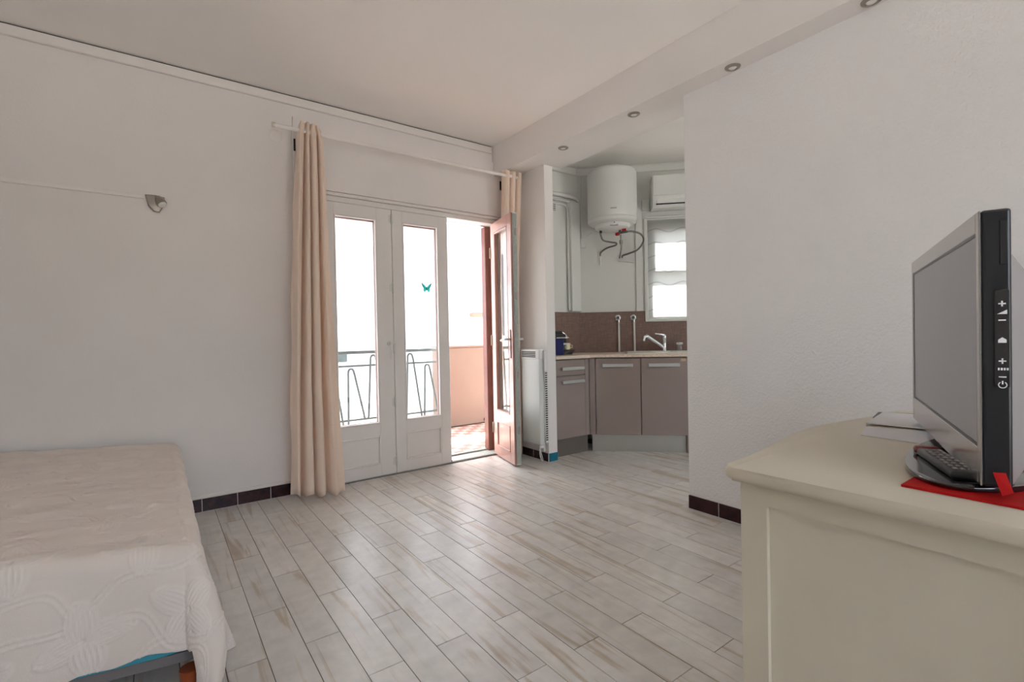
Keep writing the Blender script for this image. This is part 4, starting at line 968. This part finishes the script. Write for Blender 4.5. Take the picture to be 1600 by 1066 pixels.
# ------------------------------------------------------------------ balcony
b = MB(); b.box((.0, 3.951, -.22), (4.3, 5.40, -.012)); bf = structure(b, 'balcony_floor', M['grout'])
tm = {}
for nm in ('tile_white', 'tile_red'):
    b = MB(); b.box((.001, .001, -.012), (.099, .099, 0)); bmesh.ops.recalc_face_normals(b.bm, faces=b.bm.faces)
    me = bpy.data.meshes.new('tile'); b.bm.to_mesh(me); b.bm.free(); me.materials.append(M[nm]); tm[nm] = me
far = {k: MB() for k in tm}
for i in range(42):
    for j in range(12):
        key = 'tile_white' if (i+j) % 2 else 'tile_red'; x, y = .05+.1*i, 3.96+.1*j
        if 1.98 < x < 3.7:
            o = bpy.data.objects.new('tile', tm[key]); COL.objects.link(o); o.parent = bf; o.location = (x, y, random.uniform(-.0005, .0005))
        else: far[key].box((x+.001, y+.001, -.012), (x+.099, y+.099, 0))
for k in far: tag(far[k].build('tile_field', M[k], bf), kind='stuff')
pw = thing('parapet_wall', 'peach rendered parapet wall closing the balcony beyond the open door', 'wall', (3.45, 5.26, 0))
b = MB(); b.box((2.69, 5.19, .0), (4.28, 5.33, .955), .01, 2); wpart(pw, b, 'wall_body', M['peach'])
b = MB(); b.box((2.68, 5.18, .955), (4.29, 5.34, .982), .01, 2); wpart(pw, b, 'coping', M['peach'])
b = MB(); b.box((3.325, 5.172, .03), (3.36, 5.189, .06)); tag(wpart(pw, b, 'drain_hole', M['dark_slot']), 'small black drain hole')
rl = thing('balcony_railing', 'dark green-grey iron balcony railing with wavy hairpin bars', 'railing', (1.6, 5.14, 0))
RYY = 5.14
b = MB(); b.box((.1, RYY-.022, .927), (2.685, RYY+.022, .962), .006, 2); wpart(rl, b, 'top_rail', M['iron'])
b = MB(); b.tube([(.1, RYY, .803), (2.685, RYY, .803)], .013, 8); wpart(rl, b, 'middle_rail', M['iron'], smooth=True)
b = MB(); b.tube([(.1, RYY, .232), (2.685, RYY, .232)], .013, 8); wpart(rl, b, 'bottom_rail', M['iron'], smooth=True)
b = MB(); b.box((.10, RYY-.02, -.01), (.14, RYY+.02, .927)); wpart(rl, b, 'post', M['iron'])
def hair(xa, xp, xb, zp, za, zb, rr=.030):
    y = RYY-.02
    pts = [(xa, y, za), (xp-rr, y, zp-.06)] + [(xp+rr*math.cos(t), y, zp-.04+.04*math.sin(t)) for t in np.linspace(PI, 0, 9)] + [(xp+rr+.006, y, zp-.06), (xb, y, zb)]
    b = MB(); b.tube(pts, .0115, 8); wpart(rl, b, 'hairpin_bar', M['iron'], smooth=True)
base = [(1.607, 1.645, 1.775, .772), (1.825, 1.885, 2.11, .908), (2.255, 2.312, 2.455, .908), (2.475, 2.52, 2.645, .776)]
for k, (xa, xp, xb, zp) in enumerate(base):
    hair(xa, xp, xb, zp, (.12, .275, .12, .12)[k], (.275, .12, .10, .245)[k])
b = MB(); b.tube([(1.775, RYY-.02, .275)] + [(1.80+.025*math.cos(t), RYY-.02, .265+.03*math.sin(t)) for t in np.linspace(PI, 2*PI, 9)] + [(1.825, RYY-.02, .275)], .0115, 8); wpart(rl, b, 'hairpin_bend', M['iron'], smooth=True)
for (xa, xp, xb, zp) in base:
    x0 = 3.115-2*0
    a, p, q = xa-1.08+.0, xp-1.08, xb-1.08
    hair(a, p, q, zp, .12, .12)

# upper balcony slab over ours
b = MB(); b.box((-3.5, 3.951, 2.66), (4.9, 5.75, 2.86)); structure(b, 'balcony_slab_above', M['facade'])
# ------------------------------------------------------------------ houses across the street
hs1 = thing('house', 'white rendered house facing the balcony', 'house', (6.0, 8.2, -3.2))
b = MB(); b.box((2.40, 8.0, -3.2), (13, 8.6, 4.2)); wpart(hs1, b, 'wall', M['facade'])
b = MB(); b.box((2.38, 7.93, .455), (13, 8.0, .50), .01, 1); wpart(hs1, b, 'string_course', M['facade'])
w1 = MB(); w1.box((4.885, 7.965, 1.545), (5.75, 7.999, 2.475)); w1 = wpart(hs1, w1, 'shutter', M['shutter_white'])
for k in range(14):
    b = MB(); b.box((4.93, 7.952, 1.59+.062*k), (5.70, 7.968, 1.635+.062*k)); wpart(hs1, b, 'slat', M['shutter_white'], w1)
b = MB(); b.box((4.85, 7.88, 1.46), (5.80, 8.0, 1.535), .01, 1); tag(wpart(hs1, b, 'window_sill', M['sill_brown']), 'brown window sill')
w2 = MB(); w2.box((4.045, 7.96, -.34), (4.60, 7.999, .405)); w2 = wpart(hs1, w2, 'window', M['shutter_grey'])
for k in range(10):
    b = MB(); b.box((4.06, 7.95, -.325+.072*k), (4.585, 7.962, -.28+.072*k)); wpart(hs1, b, 'slat', M['shutter_white'], w2)
b = MB(); b.box((3.95, 7.88, -.42), (4.65, 8.0, -.345), .01, 1); tag(wpart(hs1, b, 'window_sill', M['sill_brown']), 'pinkish lower sill')
b = MB(); b.box((2.30, 7.85, .72), (2.47, 7.999, .85), .01, 1); tag(wpart(hs1, b, 'awning_bracket', M['iron']), 'grey bracket at the left corner')
H2A = math.radians(58)
hs2 = thing('house', 'lower white house with a red tiled roof, seen in the open door glass', 'house', (2.0, 9.2, -3.2), H2A)
def h2(b, name, m, par=None): return b.build(name, m, par or hs2)
b = MB(); b.box((-1.5, 0, 0), (14, 6, 6.35)); h2(b, 'wall', M['facade'])
b = MB(); b.prism([(-.35, 6.30), (3.0, 7.5), (6.35, 6.30), (6.35, 6.45), (3.0, 7.68), (-.35, 6.48)], -1.8, 14.3, Matrix(((0, 0, 1, 0), (1, 0, 0, 0), (0, 1, 0, 0), (0, 0, 0, 1)))); h2(b, 'roof', M['roof_tile'])
for k in range(5):
    x = -.4 + 2.6*k
    b = MB(); b.box((x, -.05, 4.3), (x+1.3, -.001, 5.9)); f_ = h2(b, 'shutter', M['shutter_grey'])
    b = MB(); b.box((x-.08, -.09, 4.2), (x+1.38, -.001, 4.295)); h2(b, 'window_sill', M['facade'])
b = MB(); b.box((-1.5, -.08, 3.6), (14, -.001, 3.75)); h2(b, 'string_course', M['concrete'])
b = MB()
for k in range(60):
    c = Vector((random.uniform(.4, 2.3), random.uniform(10.4, 11.2), random.uniform(-2.6, .35))); r0 = random.uniform(.18, .34)
    bmesh.ops.create_icosphere(b.bm, subdivisions=1, radius=r0, matrix=Matrix.Translation(c) @ Matrix.Rotation(random.random()*6, 4, 'X'))
single(b, 'garden_bush', M['leaf'], 'green garden bush beyond the railing, seen in the open door glass', 'bush')
b = MB(); b.box((-40, 3.96, -3.6), (40, 60, -3.2)); structure(b, 'ground', M['concrete'])
b = MB(); b.box((-40, -60, -3.6), (40, 3.95, -3.2)); structure(b, 'ground_rear', M['concrete'])
